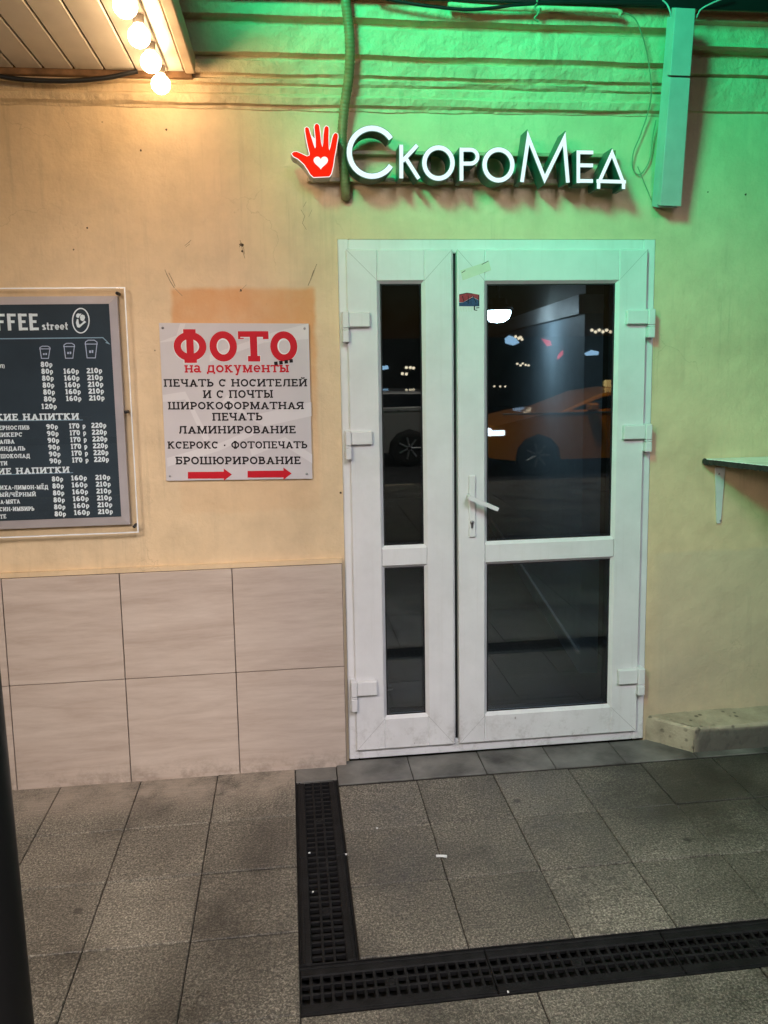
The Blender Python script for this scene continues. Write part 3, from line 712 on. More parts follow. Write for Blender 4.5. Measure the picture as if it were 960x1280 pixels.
# red hand with a heart
hz = [(32,302),(45,290),(70,288),(110,305),(150,325),(172,318),(175,300),(160,240),(148,180),(138,120),(138,98),(150,90),(165,100),(180,155),(205,235),(215,262),(223,250),(222,180),(212,90),(218,70),(232,63),(247,75),(255,130),(265,220),(275,252),(282,215),(285,150),(293,95),(305,82),(322,90),(325,110),(323,180),(325,255),(331,278),(340,250),(355,180),(365,150),(378,138),(395,145),(398,165),(385,250),(370,330),(360,400),(345,460),(330,482),(205,488),(180,465),(160,430),(130,385),(80,340),(45,322)]
hp = [(360 + a/6.4, 145 + c/6.4) for a, c in hz]
def offset(poly, d):
    out = []; n = len(poly)
    for i in range(n):
        a, p, c = Vector(poly[i-1]), Vector(poly[i]), Vector(poly[(i+1) % n])
        e1 = (p-a).normalized(); e2 = (c-p).normalized(); n1 = Vector((e1.y, -e1.x)); n2 = Vector((e2.y, -e2.x)); m = (n1+n2)
        m = n1 if m.length < .2 else m.normalized()
        k = d / max(m.dot(n1), .6); q = p + m*k; out.append((q.x, q.y))
    return out
ho = offset(hp, 1.15)
b = MB(); b.prism(S2(ho)[::-1], YS + .001, YS + DS - .01, 0, 1); hand = b.build('hand', [A['hand_white'], A['hand_side']], SG)
b = MB(); b.prism(S2(offset(hp, 0.1))[::-1], YS - .0025, YS + .0008, 0); b.build('hand_face', A['hand_red'], hand)
hh = []
for i in range(40):
    a = 2*math.pi*i/40; hx = 16*math.sin(a)**3; hy = 13*math.cos(a) - 5*math.cos(2*a) - 2*math.cos(3*a) - math.cos(4*a)
    hh.append((360 + (262 + hx*3.6)/6.4, 145 + (370 - hy*3.6)/6.4))
b = MB(); b.prism(S2(hh)[::-1], YS - .004, YS - .0026, 0); b.build('heart', A['hand_white'], hand)
b = MB()
for (a0, a1, ya, yb) in ((384, 762, 188.5, 193.5), (384, 778, 222.5, 228)):
    q0, q1 = W(a0, ya, -.02), W(a1, ya + 4, -.02); q2 = W(a0, yb, -.02)
    dz = (q1.z - q0.z)
    b = MB(); b.box(q0.x, q1.x, -.038, -.003, q2.z, q0.z, 0, .002)
    b.build('mounting_rail', A['rail'], SG)
for px in (398, 535, 652, 765):
    q0 = W(px, 190, -.03)
    b = MB(); b.box(q0.x - .008, q0.x + .008, -.046, -.0385, W(px, 226, -.03).z, q0.z + .002)
    b.build('rail_clip', A['hose'], SG)

# ------------------------------------------------------------------ corrugated hose in front of the wall, left of the letters
pts = [(431, -40), (432, 0), (435.5, 30), (437.5, 60), (436, 95), (431, 130), (428, 160), (427.5, 185), (430, 215), (432, 240), (432.5, 248)]
ys = [-.155, -.152, -.135, -.118, -.085, -.06, -.05, -.048, -.045, -.03, -.01]
P = [W(a, c, y) for (a, c), y in zip(pts, ys)]
def smooth_path(P, n):
    out = []
    for i in range(len(P)-1):
        p0, p1, p2, p3 = P[max(i-1, 0)], P[i], P[i+1], P[min(i+2, len(P)-1)]
        for k in range(n):
            t = k/n; out.append(0.5*((2*p1) + (p2-p0)*t + (2*p0-5*p1+4*p2-p3)*t*t + (3*p1-p0-3*p2+p3)*t**3))
    out.append(P[-1]); return out
P2 = smooth_path(P, 26)
b = MB(); b.tube(P2, .017, 12, rfun=lambda k: .0178 if k % 4 < 2 else .0168)
tag(b.build('cable_hose', A['hose']), 'thick corrugated cable hose hanging down the wall between the red hand and the first letter', 'cable hose')

# ------------------------------------------------------------------ duct casing on the right
DU = thing('cable_duct', 'long white boxed cable duct leaning down from the cornice beside the sign', 'cable duct', tuple(W(838, 258, -.08)))
def duct_y(py): return -.215 + (py - 10)/248*.135           # the duct leans out from the wall towards its top
def slanted(tl, tr, br, bl, th, name, off=0.0):
    q = MB(); f = [W(a, c, duct_y(c) + off) for a, c in (tl, tr, br, bl)]; bk = [p + Vector((0, th, .012)) for p in f]
    q.add(f + bk, [(0, 1, 2, 3), (4, 7, 6, 5), (0, 4, 5, 1), (1, 5, 6, 2), (2, 6, 7, 3), (3, 7, 4, 0)]); return q.build(name, A['casing'], DU, .002)
slanted((844.3, 9.6), (869.6, 10.8), (863, 95.2), (838, 94.2), .030, 'duct_cover')
slanted((838, 96.6), (863, 97.6), (851.5, 258), (825.2, 257.2), .030, 'duct_cover')
slanted((840.5, 20), (866, 21), (846.5, 260), (820.5, 259.3), .042, 'duct_base', .032)

# ------------------------------------------------------------------ wires and cables
def cable(label, pts, r, m, y, n=10, name='cable', cat='cable'):
    P = [W(p[0], p[1], p[2] if len(p) > 2 else y) for p in pts]
    b = MB(); b.tube(smooth_path(P, n), r, 8); return tag(b.build(name, m), label, cat, 'loose cables and wires on the facade')
cable('thin painted wire hanging in a loop left of the white cable duct', [(762, 14, -.15), (790, 20, -.15), (803, 45, -.13), (811, 80, -.1), (814, 115, -.07), (810, 140, -.03), (800, 170, -.02), (792, 190, -.02), (791, 210, -.012), (800, 218, -.012), (812, 200, -.012), (816, 170, -.02), (820, 150, -.03)], .0022, A['wire'], -.03, name='wire', cat='wire')
cable('short thin wire trailing down the wall to the foot of the cable duct', [(797, 208, -.01), (804, 225, -.01), (811, 242, -.01), (814, 250, -.01)], .0018, A['wire'], -.01, name='wire', cat='wire')
cable('black cable sagging along the top of the cornice above the sign', [(470, -4), (500, 2), (540, 8), (590, 12), (650, 6), (700, 3), (760, 4), (830, 6)], .006, A['cable'], -.158)
cable('painted pipe running along the cornice edge left of the cable duct', [(560, 6), (620, 10), (690, 11), (766, 14), (776, 18)], .010, A['cornice'], -.150, name='pipe', cat='pipe')
cable('green lit wire curving out of the top of the white cable duct to the right', [(871, 22, -.13), (876, 12, -.15), (890, 4, -.17), (915, -6, -.18)], .0028, A['casing'], -.15, name='wire', cat='wire')
cable('short wire curling into the left side of the white cable duct', [(828, 0, -.15), (834, 6, -.15), (838, 16, -.15), (838, 28, -.13)], .003, A['casing'], -.15, name='wire', cat='wire')
cable('black cable drooping along the wall under the white canopy', [(-60, 88), (-20, 92), (20, 98.5), (60, 101), (100, 100.5), (135, 97), (158, 92), (172, 89)], .0085, A['cable'], -.085)
b = MB(); q0 = W(672, 0, -.16); P = [W(672, -6, -.16), W(671, 4, -.16), W(668, 10, -.16), W(672, 14, -.16), W(675, 10, -.16), W(672, 18, -.16), W(668, 23, -.155), W(673, 27, -.15)]
b.tube(smooth_path(P, 8), .0035, 8); tag(b.build('hook', A['wire']), 'small twisted wire hook hanging over the cornice above the letter M', 'hook')
b = MB(); zt = W(600, 3, -.16).z
b.box(-5, 6, -.150, -.1385, zt + .008, zt + .20, 0, .002); b.build('eaves_gutter', A['black'])  # darkness above the cornice modelled as a thin black board
tag(bpy.data.objects['eaves_gutter'], 'long dark gutter running along the very top over the cornice', 'gutter')

# ------------------------------------------------------------------ canopy with bulbs
XE = W(233, 92, -.06).x
CA = thing('kiosk_canopy', 'white panelled canopy with a tan edge board over the coffee menu', 'canopy', (XE - .5, -.06, SZ))
YC0, YC1 = -.062, -2.4
b = MB(); b.box(-4.5, XE - .002, YC1, YC0 - .002, SZ + .012, SZ + .03); b.build('canopy_backing', A['gap'], CA)
jx = [W(p, 88, -.06).x for p in (170, 131, 93, 55, 19)]
edges = [XE - .004] + jx
while edges[-1] > -4.4: edges.append(edges[-1] - .123)
b = MB()
for i in range(len(edges)-1): b.box(edges[i+1] + .003, edges[i] - .003, YC1, YC0 - .004, SZ, SZ + .011, 0, .0025)
b.build('soffit_panel', A['soffit'], CA)
b = MB(); b.box(XE - .001, XE + .034, YC1, YC0 - .02, SZ - .012, SZ + .052, 0, .004); b.build('edge_board', A['fascia'], CA)
b = MB(); b.box(-4.5, XE - .05, YC1 + .1, YC0 - .09, SZ + .031, 3.11); b.build('canopy_roof', A['fascia'], CA)  # unseen box, its height set to keep green light off the lower door
b = MB(); b.box(-4.5, XE + .02, YC0, -.036, SZ - .018, SZ + .02, 0, .003); b.build('wall_batten', A['wood'], CA)
SL = thing('string_lights', 'string of glowing round warm bulbs in grey sockets under the canopy edge', 'string lights', tuple(W(198, 90, -.16)))
yb0 = -.15; B0 = W(198, 100, yb0); B1 = W(188, 77, yb0 - .2)
bx, bz = (B0.x + W(177.5, 52, yb0 - .41).x)/2, (B0.z + W(177.5, 52, yb0 - .41).z)/2
b = MB(); b.box(bx - .012, bx + .020, yb0 - 2.1, yb0 + .05, SZ - .012, SZ - .001, 0, .003); b.build('light_strip', A['socket'], SL)
for k in range(10):
    c = Vector((bx, yb0 - .205*k, bz)); rr = .0315
    prof = [(0, -rr)] + [(rr*math.cos(R(a)), rr*math.sin(R(a))) for a in range(-75, 61, 15)] + [(.013, rr*1.15)]
    m = MB(); m.lathe(c, prof, 20); m.build('bulb', A['bulb'], SL)
    m = MB(); m.lathe(c, [(.0135, rr*1.0), (.016, rr*1.2), (.017, rr*2.0), (.012, rr*2.1), (.012, SZ - .004 - bz)], 16); m.build('socket', A['socket'], SL)

# ------------------------------------------------------------------ coffee menu board
YM = -.045
MN = thing('menu_board', 'dark slate coffee price board in a silver frame behind a clear sheet', 'menu board', tuple(W(100, 670, YM)))
def rect_from(px0, py0, px1, py1, y): 
    a, c = W(px0, py0, y), W(px1, py1, y); return a, c
XL = -1.18
a0, a1 = W(134.8, 379.8, -.03), W(153.5, 645.5, -.03); mxr = (a0.x + a1.x)/2; mz1, mz0 = a0.z, a1.z
b = MB(); b.box(XL + .03, mxr, -.030, -.006, mz0, mz1); b.build('menu_panel', A['menu_panel'], MN)
fwid = .028
b = MB(); xo, zo0, zo1 = mxr + fwid, mz0 - fwid - .004, mz1 + fwid
q = [(XL, zo0), (xo, zo0), (xo, zo1), (XL, zo1)]; qi = [(XL + .03, mz0), (mxr, mz0), (mxr, mz1), (XL + .03, mz1)]
vs = [(x, -.024, z) for x, z in q] + [(x, -.0335, z) for x, z in qi] + [(x, -.001, z) for x, z in q]
b.add(vs, [(i, (i+1) % 4, 4+(i+1) % 4, 4+i) for i in range(4)] + [(i, (i+1) % 4, 8+(i+1) % 4, 8+i) for i in range(4)]); b.build('menu_frame', A['silver'], MN)
e0, e1 = W(152.6, 360.3, YM), W(174, 664.5, YM); ex = (e0.x + e1.x)/2; ez1 = e0.z; ez0 = e1.z
b = MB(); b.add([(XL - .05, YM, ez0), (ex, YM, ez0), (ex, YM, ez1), (XL - .05, YM, ez1)], [(0, 1, 2, 3)]); b.build('acrylic_sheet', A['acrylic'], MN)
b = MB(); w = .0042
b.box(ex, ex + w, YM - .0005, YM + .005, ez0 - w, ez1 + w); b.box(XL - .05, ex, YM - .0006, YM + .005, ez1, ez1 + w); b.box(XL - .05, ex, YM - .0006, YM + .005, ez0 - w, ez0)
b.build('sheet_edge', A['acrylic_edge'], MN)
for px, py in ((146.5, 366.6), (157.4, 515), (168, 658)):
    p = W(px, py, YM); b = MB(); b.lathe((p.x, YM - .006, p.z), [(0, 0), (.005, .0005), (.0062, .003), (.0062, .040)], 14, 'y'); b.build('standoff_screw', A['black'], MN)
YT = -.0306
c5 = lambda a, c: (a/5.053, 350 + c/5.053)
c6 = lambda a, c: (a/5.053, 500 + c/5.053)
def wt(pp): v = W(pp[0], pp[1], YT); return (v.x, v.z)
hk = (W(100, 500, YT).z - W(100, 501, YT).z)
def line(name, s, a, c, hpx, **kw):
    mb = MB(); text(mb, s, wt(a), wt(c), hpx*hk, YT, **kw); return mb.build(name, A['menu_text'], MN)
line('menu_heading', 'COFFEE', c5(-118, 320), c5(252, 318), 20.5, t=.22, slab=False); line('menu_heading', 'street', c5(266, 316), c5(432, 314), 6.6, t=.26)
b = MB()
o_ = [wt((101 + 10.3*math.cos(R(a)), 400.8 + 15.3*math.sin(R(a)))) for a in range(0, 360, 10)]; b.ribbon(o_, .0042, YT, 0, True)
lg = lambda a, c: wt((60 + a/13.71, 375 + c/13.71))
def blob(mb, pts): mb.prism([lg(*p) for p in pts][::-1], YT - .0003, YT, 0)
blob(b, [(485, 250), (510, 228), (545, 235), (575, 232), (560, 255), (545, 270), (520, 310), (495, 300), (480, 280)])
blob(b, [(545, 300), (560, 260), (590, 248), (625, 265), (635, 300), (620, 345), (590, 365), (560, 345)])
blob(b, [(495, 325), (520, 330), (530, 400), (545, 425), (590, 390), (620, 350), (655, 378), (600, 420), (540, 475), (500, 465), (478, 390)])
b.build('menu_emblem', A['menu_text'], MN)
def rule(pts, w, y=YT): b = MB(); b.ribbon(pts, w, y); b.build('menu_rule', A['menu_line'], MN)
rule([wt(c5(-420, 376)), wt(c5(650, 364)), wt(c5(688, 402)), wt(c5(668, 394))], .0034)
rule([wt(c6(-300, 134)), wt(c6(523, 126))], .0024); rule([wt(c6(-300, 480)), wt(c6(462, 459))], .0024)
A['lilac'] = simple('lilac_print', (0.50, 0.58, 0.75), 0.5)
for cx, top, bot, w0, w1 in ((284, 418, 495, 31, 22), (437, 400, 494, 32, 23), (576, 380, 492, 36, 26)):
    hgt = bot - top; b = MB()
    q = lambda x, y: wt(c5(cx + x, top + y))
    b.ribbon([q(-w0, hgt*.24), q(-w1, hgt), q(w1, hgt), q(w0, hgt*.24)], .0028, YT)
    b.ribbon([q(-w0-2, hgt*.22), q(-w0, hgt*.10), q(-w0*.55, 0), q(w0*.55, 0), q(w0, hgt*.10), q(w0+2, hgt*.22)], .0028, YT - .0001, 0, True)
    b.ribbon([q(-7, hgt*.58), q(-7, hgt*.72)], .006, YT - .0002); b.ribbon([q(8, hgt*.56), q(8, hgt*.72)], .0055, YT - .0002)
    b.build('cup_symbol', A['lilac'], MN)
line('menu_words', 'СКИЕ НАПИТКИ', c6(-72, 130), c6(500, 124), 8.1, t=.23); line('menu_words', 'КИЕ НАПИТКИ', c6(-62, 472), c6(440, 459), 7.8, t=.23)
for s, x0, x1, yb in (('ЧЕРНОСЛИВ', -32, 187, 189), ('НИКЕРС', -22, 142, 233), ('ХАЛВА', -26, 92, 277), ('МИНДАЛЬ', -40, 160, 321), ('-ШОКОЛАД', -10, 190, 368), ('ТИ', 2, 47, 414)): line('menu_words', s, c6(x0, yb + 1), c6(x1, yb - 2), 5.4, t=.23)
for s, x0, x1, yb in (('ИХА-ЛИМОН-МЁД', 0, 305, 565), ('ЫЙ/ЧЁРНЫЙ', -2, 228, 610), ('А-МЯТА', 3, 127, 655), ('СИН-ИМБИРЬ', -2, 217, 701), ('ТЕ', 0, 40, 749)): line('menu_words', s, c6(x0, yb + 2), c6(x1, yb - 2), 5.4, t=.23)
line('menu_words', 'л)', c5(0, 556), c5(30, 556), 4.6, t=.24)
def price(s, a, c, h): line('price', s, a, c, h, t=.25)
for k in range(6): price('80р', c5(258 + 4*k, 550 + 43.6*k), c5(331 + 4*k, 549 + 43.6*k), 6.6)
price('120р', c5(263, 815), c5(358, 814), 6.6)
for k in range(5):
    price('160р', c5(402 + 4*k, 593 + 43*k), c5(498 + 4*k, 592 + 43*k), 6.7); price('210р', c5(547 + 3.8*k, 590 + 43*k), c5(645 + 3.8*k, 588 + 43*k), 6.7)
for k in range(6):
    price('90р', c6(293 + 4*k, 185 + 43.2*k), c6(366 + 4*k, 184 + 43.2*k), 6.6); price('170 р', c6(437 + 3.8*k, 181 + 43*k), c6(540 + 3.8*k, 179 + 43*k), 6.7); price('220р', c6(577 + 3.4*k, 177 + 43*k), c6(671 + 3.4*k, 175 + 43*k), 6.7)
    price('80р', c6(328 + 3.5*k, 515 + 44*k), c6(399 + 3.5*k, 514 + 44*k), 6.5); price('160р', c6(450 + 3.7*k, 509 + 43.6*k), c6(549 + 3.7*k, 507 + 43.6*k), 6.6); price('210р', c6(602 + 3.3*k, 505 + 43.2*k), c6(696 + 3.3*k, 503 + 43.2*k), 6.6)

# ------------------------------------------------------------------ photo service sign
YP = -.012
PS = thing('photo_sign', 'square grey notice with big red and smaller black lettering and two red arrows', 'sign', tuple(W(295, 600, YP)))
c7 = lambda a, c: (190 + a/4.571, 380 + c/4.571)
v = [W(*p, YP) for p in (c7(40, 108), c7(895, 112), c7(916, 998), c7(82, 1010))]
b = MB(); poly = [(v[3].x, v[3].z), (v[2].x, v[2].z), (v[1].x, v[1].z), (v[0].x, v[0].z)]
b.prism(poly, YP, -.001); 
for band in ([(48, 220), (170, 205), (190, 112), (160, 112), (140, 180), (46, 215)], [(330, 290), (700, 160), (893, 112), (893, 200), (640, 220), (330, 330)], [(60, 520), (190, 500), (330, 770), (300, 790), (190, 545), (62, 560)], [(430, 520), (560, 640), (910, 560), (912, 640), (640, 700), (400, 560)], [(85, 880), (400, 790), (560, 720), (600, 740), (380, 840), (88, 930)], [(560, 830), (760, 760), (915, 860), (915, 910), (740, 800), (570, 870)]):
    b.prism([(W(*c7(*p), YP).x, W(*c7(*p), YP).z) for p in band][::-1], YP - .0004, YP, 1)
b.build('sign_board', [A['board'], A['board_band']], PS)
YQ = YP - .0008
def w7(a, c): q = W(*c7(a, c), YQ); return (q.x, q.z)
hq = (W(295, 500, YQ).z - W(295, 501, YQ).z)/4.571
def sl(name, s, x0, x1, ytop, ybase, m, t=.15, drop=-2, **kw):
    ws = [glyph(c, t)[0] + .10 for c in s]; tot = sum(ws) - .10; x = 0; i = 0
    for word in s.split(' '):
        wd = sum(ws[i:i+len(word)]) - .10; at = lambda u: (x0 + (x1 - x0)*u/tot, ybase + drop*u/tot)
        b = MB(); text(b, word, w7(*at(x)), w7(*at(x + wd)), (ybase - ytop)*hq, YQ, t=t, **kw); b.build(name, m, PS)
        x += sum(ws[i:i+len(word)+1]); i += len(word) + 1
def rw(name, s, *a, **kw): return sl(name, s, *a, **kw)
b = MB(); text(b, 'ФОТО', w7(125, 333), w7(836, 329), 172*hq, YQ + .0003, t=.27); b.build('lettering', A['white_paint'], PS)
rw('lettering', 'ФОТО', 128, 833, 159, 330, A['red_print'], t=.235)
rw('lettering', 'на документы', 187, 783, 350, 392, A['red_print'], t=.22)
for s, x0, x1, y0, y1 in (('ПЕЧАТЬ С НОСИТЕЛЕЙ', 68, 887, 430, 473), ('И С ПОЧТЫ', 292, 692, 493, 538), ('ШИРОКОФОРМАТНАЯ', 92, 868, 560, 603), ('ПЕЧАТЬ', 345, 632, 622, 667), ('ЛАМИНИРОВАНИЕ', 152, 822, 697, 741), ('КСЕРОКС · ФОТОПЕЧАТЬ', 90, 888, 785, 827), ('БРОШЮРИРОВАНИЕ', 135, 850, 872, 917)):
    rw('lettering', s, x0, x1, y0, y1, A['black_print'], t=.195)
b = MB()
for x, z in ((708, 340), (737, 336), (767, 331), (795, 326)): b.ribbon([w7(x - 10, z), w7(x + 10, z - 2)], 20*hq, YQ - .0006)
b.build('square_dots', A['black_print'], PS)
for x0, yc in ((205, 978), (546, 972)):
    b = MB(); b.prism([w7(x0, yc + 20), w7(x0 + 205, yc + 19), w7(x0 + 205, yc + 32), w7(x0 + 252, yc - 4), w7(x0 + 205, yc - 38), w7(x0 + 205, yc - 20), w7(x0, yc - 18)], YQ - .0002, YQ + .0004)
    b.build('arrow', A['red_print'], PS)
for p in ((62, 136), (872, 140), (104, 983), (884, 971)):
    q = W(*c7(*p), YP); b = MB(); b.lathe((q.x, YP - .0035, q.z), [(0, 0), (.003, .0004), (.0045, .002), (.0048, .0035)], 12, 'y'); b.build('screw', A['screw'], PS)

# ------------------------------------------------------------------ holes, plugs and scratches in the plaster
A['hole'] = simple('hole_shadow', (0.07, 0.045, 0.025), 0.95); A['scuff'] = simple('grey_scuff', (0.30, 0.225, 0.14), 0.7, var=0.4, scale=60)
def hole(px, py, r, label):
    p = W(px, py, -.001); b = MB(); rnd = random.Random(int(px))
    pts = [(p.x + r*kx*rnd.uniform(.6, 1.1), p.z + r*kz*rnd.uniform(.6, 1.1)) for kx, kz in ((math.cos(R(a)), math.sin(R(a))) for a in range(0, 360, 36))]
    b.prism(pts, -.0012, .0, 0); b.build('wall_hole', A['hole'], bld)
for px, py, r in ((208, 162, .0045), (176, 188, .0045), (302, 306, .008), (303, 314, .005), (301, 363, .005), (109, 285, .004), (92, 312, .003), (932, 243, .005), (885, 240, .003), (426, 616, .005), (431, 585, .004)): hole(px, py, r, '')

def scuff(strokes, w=.0028):
    b = MB()
    for k, pts in enumerate(strokes):
        P = [(W(a, c, -.001).x, W(a, c, -.001).z) for a, c in pts]; b.ribbon(P, w*(1 - .15*(k % 4)), -.0012 - .0001*(k % 5))
    b.build('wall_scuff', A['scuff'], bld)
scuff([[(208, 342), (213, 352), (218, 360)], [(211, 341), (216, 351), (219, 358)], [(206, 337), (209, 344)], [(219, 361), (228, 370)]])
scuff([[(394, 335), (389, 348), (385, 357)], [(392, 338), (388, 350)], [(396, 330), (391, 342)]])
scuff([[(300, 300), (303, 312), (306, 323)], [(302, 303), (299, 309)], [(304, 308), (306, 318)], [(299, 365), (304, 360), (308, 356)]], .002)
scuff([[(231, 307), (236, 303), (239, 300)], [(232, 309), (237, 305)]], .0018)
scuff([[(376, 262), (381, 270), (378, 279), (383, 287)], [(383, 252), (379, 259)], [(390, 262), (386, 271)]], .0014)

# ------------------------------------------------------------------ wall shelf on the right
s0 = W(882, 573, 0); zt = s0.z
SH = thing('wall_shelf', 'white topped wall shelf with a ragged black edge on a metal bracket', 'shelf', (s0.x + .2, 0, zt))
e1 = G(882, 574.5, zt); e2 = G(960, 581.5, zt); ed = Vector((e2.x - s0.x, e2.y)).normalized(); q1 = (s0.x + ed.x*.62, ed.y*.62)
poly = [(s0.x - .005, -.002), (s0.x + 1.5, -.002), (s0.x + 1.5, q1[1]), q1, (s0.x - .005, -.018)]
def plan(mb, poly, z0, z1, mi=0):
    n = len(poly); vs = [(x, y, z0) for x, y in poly] + [(x, y, z1) for x, y in poly]
    mb.add(vs, [list(range(n)), list(range(n, 2*n))] + [(i, (i+1) % n, n+(i+1) % n, n+i) for i in range(n)], mi)
b = MB(); plan(b, poly, zt - .020, zt); b.build('shelf_top', A['shelf_top'], SH, .001)
b = MB(); pe = [Vector(p) for p in (poly[0], poly[4], poly[3], poly[2])]
rnd = random.Random(4)
P = [Vector((poly[4][0] - .004, poly[4][1] - .003, 0)), Vector((q1[0] - .002, q1[1] - .004, 0)), Vector((s0.x + 1.5, q1[1] - .004, 0))]
vs = []; N = 90
for i in range(N + 1):
    t = i/N; p = P[0].lerp(P[1], t); zb = zt - .022 + rnd.uniform(-.0025, .002); o = rnd.uniform(-.001, .001)
    vs += [(p.x - .003 + o, p.y - .002 + o, zb), (p.x - .003, p.y - .002, zt - .0008 + rnd.uniform(-.0006, .0006)), (p.x + .004, p.y + .003, zb)]
b.add(vs, [(3*i, 3*i+3, 3*i+4, 3*i+1) for i in range(N)] + [(3*i+2, 3*i+5, 3*i+3, 3*i) for i in range(N)])
b.box(poly[0][0] - .012, poly[0][0] + .003, -.024, -.001, zt - .024, zt + .002, 0, .006)
b.build('edge_band', A['shelf_edge'], SH)
kb0, kb1 = W(897, 588, -.004), W(901, 654, -.004)
BR = MB(); xb = kb0.x + .008
BR.prism([(xb - .020, kb0.z + .012), (xb + .022, kb0.z + .012), (xb + .012, kb1.z + .006), (xb + .006, kb1.z), (xb - .002, kb1.z), (xb - .006, kb1.z + .006)], -.008, -.002)
bk = BR.build('bracket', A['bracket'], SH, .001)
b = MB(); b.box(xb - .012, xb + .018, -.032, -.009, zt - .027, zt - .0225)
b.build('bracket_arm', A['bracket'], bk)
b = MB()
for px, py in ((898.7, 592.5), (900.6, 650.8)):
    p = W(px, py, -.008); b.lathe((p.x, -.0105, p.z), [(0, 0), (.004, .0008), (.0045, .003)], 10, 'y')
b.build('bracket_screw', A['screw'], bk)

# ------------------------------------------------------------------ concrete step at the foot of the right wall
cf = G(867, 942); zt2 = W(806, 894, 0).z
x0 = W(806, 915, 0).x + .002
b = MB(); rnd = random.Random(9)
n = 40; prof = []
xsr = [0, .01, .03] + [.03 + 5*(i/n)**1.6 for i in range(1, n+1)]
yfr = cf.y; xf = cf.x
def jit(a): return rnd.uniform(-a, a)
rows = []
for s in xsr:
    rows.append([(xf + s, yfr + jit(.003), 0.0), (xf + s, yfr + jit(.003), zt2*.55 + jit(.004)), (xf + s, yfr + .004 + jit(.003), zt2 - .012 + jit(.003)), (xf + s, yfr + .014 + jit(.003), zt2 - .004 + jit(.002)), (xf + s, -.001, zt2 + .004 + jit(.002))])
m = len(rows[0]); vs = [p for r in rows for p in r]
b.add(vs, [(k*m+i, k*m+i+1, (k+1)*m+i+1, (k+1)*m+i) for k in range(len(rows)-1) for i in range(m-1)], 0, False)
# the end face towards the door, running back to the wall
ef = []; K = 10
for k in range(K + 1):
    t = k/K; X = xf + (x0 - xf)*t; Y = yfr + (-.001 - yfr)*t; j = jit(.002)
    ef += [(X + j, Y, 0.0), (X + j, Y, zt2*.55), (X + .003 + j, Y, zt2 - .012), (X + .012, Y + .004, zt2 - .003)]
b.add(ef, [(k*4+i, k*4+i+1, (k+1)*4+i+1, (k+1)*4+i) for k in range(K) for i in range(3)])
tri = [(xf + .012, yfr + .014, zt2 - .004), (xf + .012, -.001, zt2 + .003), (x0 + .012, -.001, zt2 - .002)]
b.add(tri, [(0, 1, 2)])
b.add([rows[0][2], rows[0][3], ef[3], ef[2]], [(0, 1, 2, 3)])
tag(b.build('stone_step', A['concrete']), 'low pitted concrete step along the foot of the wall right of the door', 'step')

# ------------------------------------------------------------------ ground
def tagS(o): o['kind'] = 'structure'; return o
b = MB(); b.box(-60, 60, -7.2, 0.28, -.30, -.045); tagS(b.build('ground', A['joint']))
b = MB(); b.box(-60, 60, -16, -7.35, -.34, -.16); tagS(b.build('road', A['asphalt']))
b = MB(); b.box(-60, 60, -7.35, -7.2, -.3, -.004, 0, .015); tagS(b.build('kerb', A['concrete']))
b = MB(); b.box(-60, 60, -24, -16, -.3, -.02); tagS(b.build('far_pavement', A['asphalt']))
DXL, DXR = -.015, .146; DYB, DYF = -1.094, -1.268; DTOP = -.135
def paving(rects, m, name, seed):
    rnd = random.Random(seed); b = MB(); g = .0016; gy = .0026
    xa, xb_, ya, yb = min(r[0] for r in rects), max(r[1] for r in rects), min(r[2] for r in rects), max(r[3] for r in rects)
    if len(rects) > 3: b.box(max(xa, DXR if name != 'x' and xa > DXL + .05 else xa), xb_, ya, yb if seed != 4 else -.001, -.052, -.0052, 1)
    for x0, x1, y0, y1 in rects:
        dz = rnd.uniform(-.0016, .0012)
        b.box(x0 + g, x1 - g, y0 + gy, y1 - gy, -.05, dz, 0, .0018)
    return tagS(b.build(name, [m, A['joint']]))
right, smooth_, left, front = [], [], [], []
cx = [DXR, .446, .745, 1.044, 1.340]
while cx[-1] < 9: cx.append(cx[-1] + .298)
ry = [-.184, -.487, -.791, DYB]
for i in range(len(cx)-1):
    for j in range(3): right.append((cx[i], cx[i+1], ry[j+1], ry[j]))
sx = [DXR] + [G(px, 958).x for px in (512, 604, 693, 785)]
while sx[-1] < 9: sx.append(sx[-1] + .30)
for i in range(len(sx)-1): smooth_.append((sx[i], sx[i+1], -.184, -.001))
paving([(DXL, DXR, DTOP, -.001)], A['smooth_slab'], 'pavement', 5)
lx = [DXL, -.315, -.607, -.905]
while lx[-1] > -9: lx.append(lx[-1] - .30)
ly = [-.001, -.072, -.365, -.660, -.962]
while ly[-1] > -7: ly.append(ly[-1] - .300)
ly = [y for y in ly if y > -7.0] + [-7.2]
for i in range(len(lx)-1):
    for j in range(len(ly)-1):
        if j == 0: continue
        left.append((lx[i+1], lx[i], ly[j+1], ly[j] if j > 1 else -.001))
fx0 = G(676, 1250).x; fx = [fx0 - .60, fx0, fx0 + .60]
fx = [DXL] + [x for x in (fx0 - .6, fx0) if x > DXL + .1]
while fx[-1] < 9: fx.append(fx[-1] + .60)
fy = [DYF]
while fy[-1] > -6.9: fy.append(max(fy[-1] - .30, -7.2))
if fy[-1] > -7.2: fy.append(-7.2)
for i in range(len(fx)-1):
    for j in range(len(fy)-1): front.append((fx[i], fx[i+1], fy[j+1], fy[j]))
paving(right, A['paving'], 'pavement', 1); paving(left, A['paving_left'], 'pavement', 2); paving(front, A['paving'], 'pavement', 3)
paving(smooth_, A['smooth_slab'], 'pavement', 4).location.z = .006
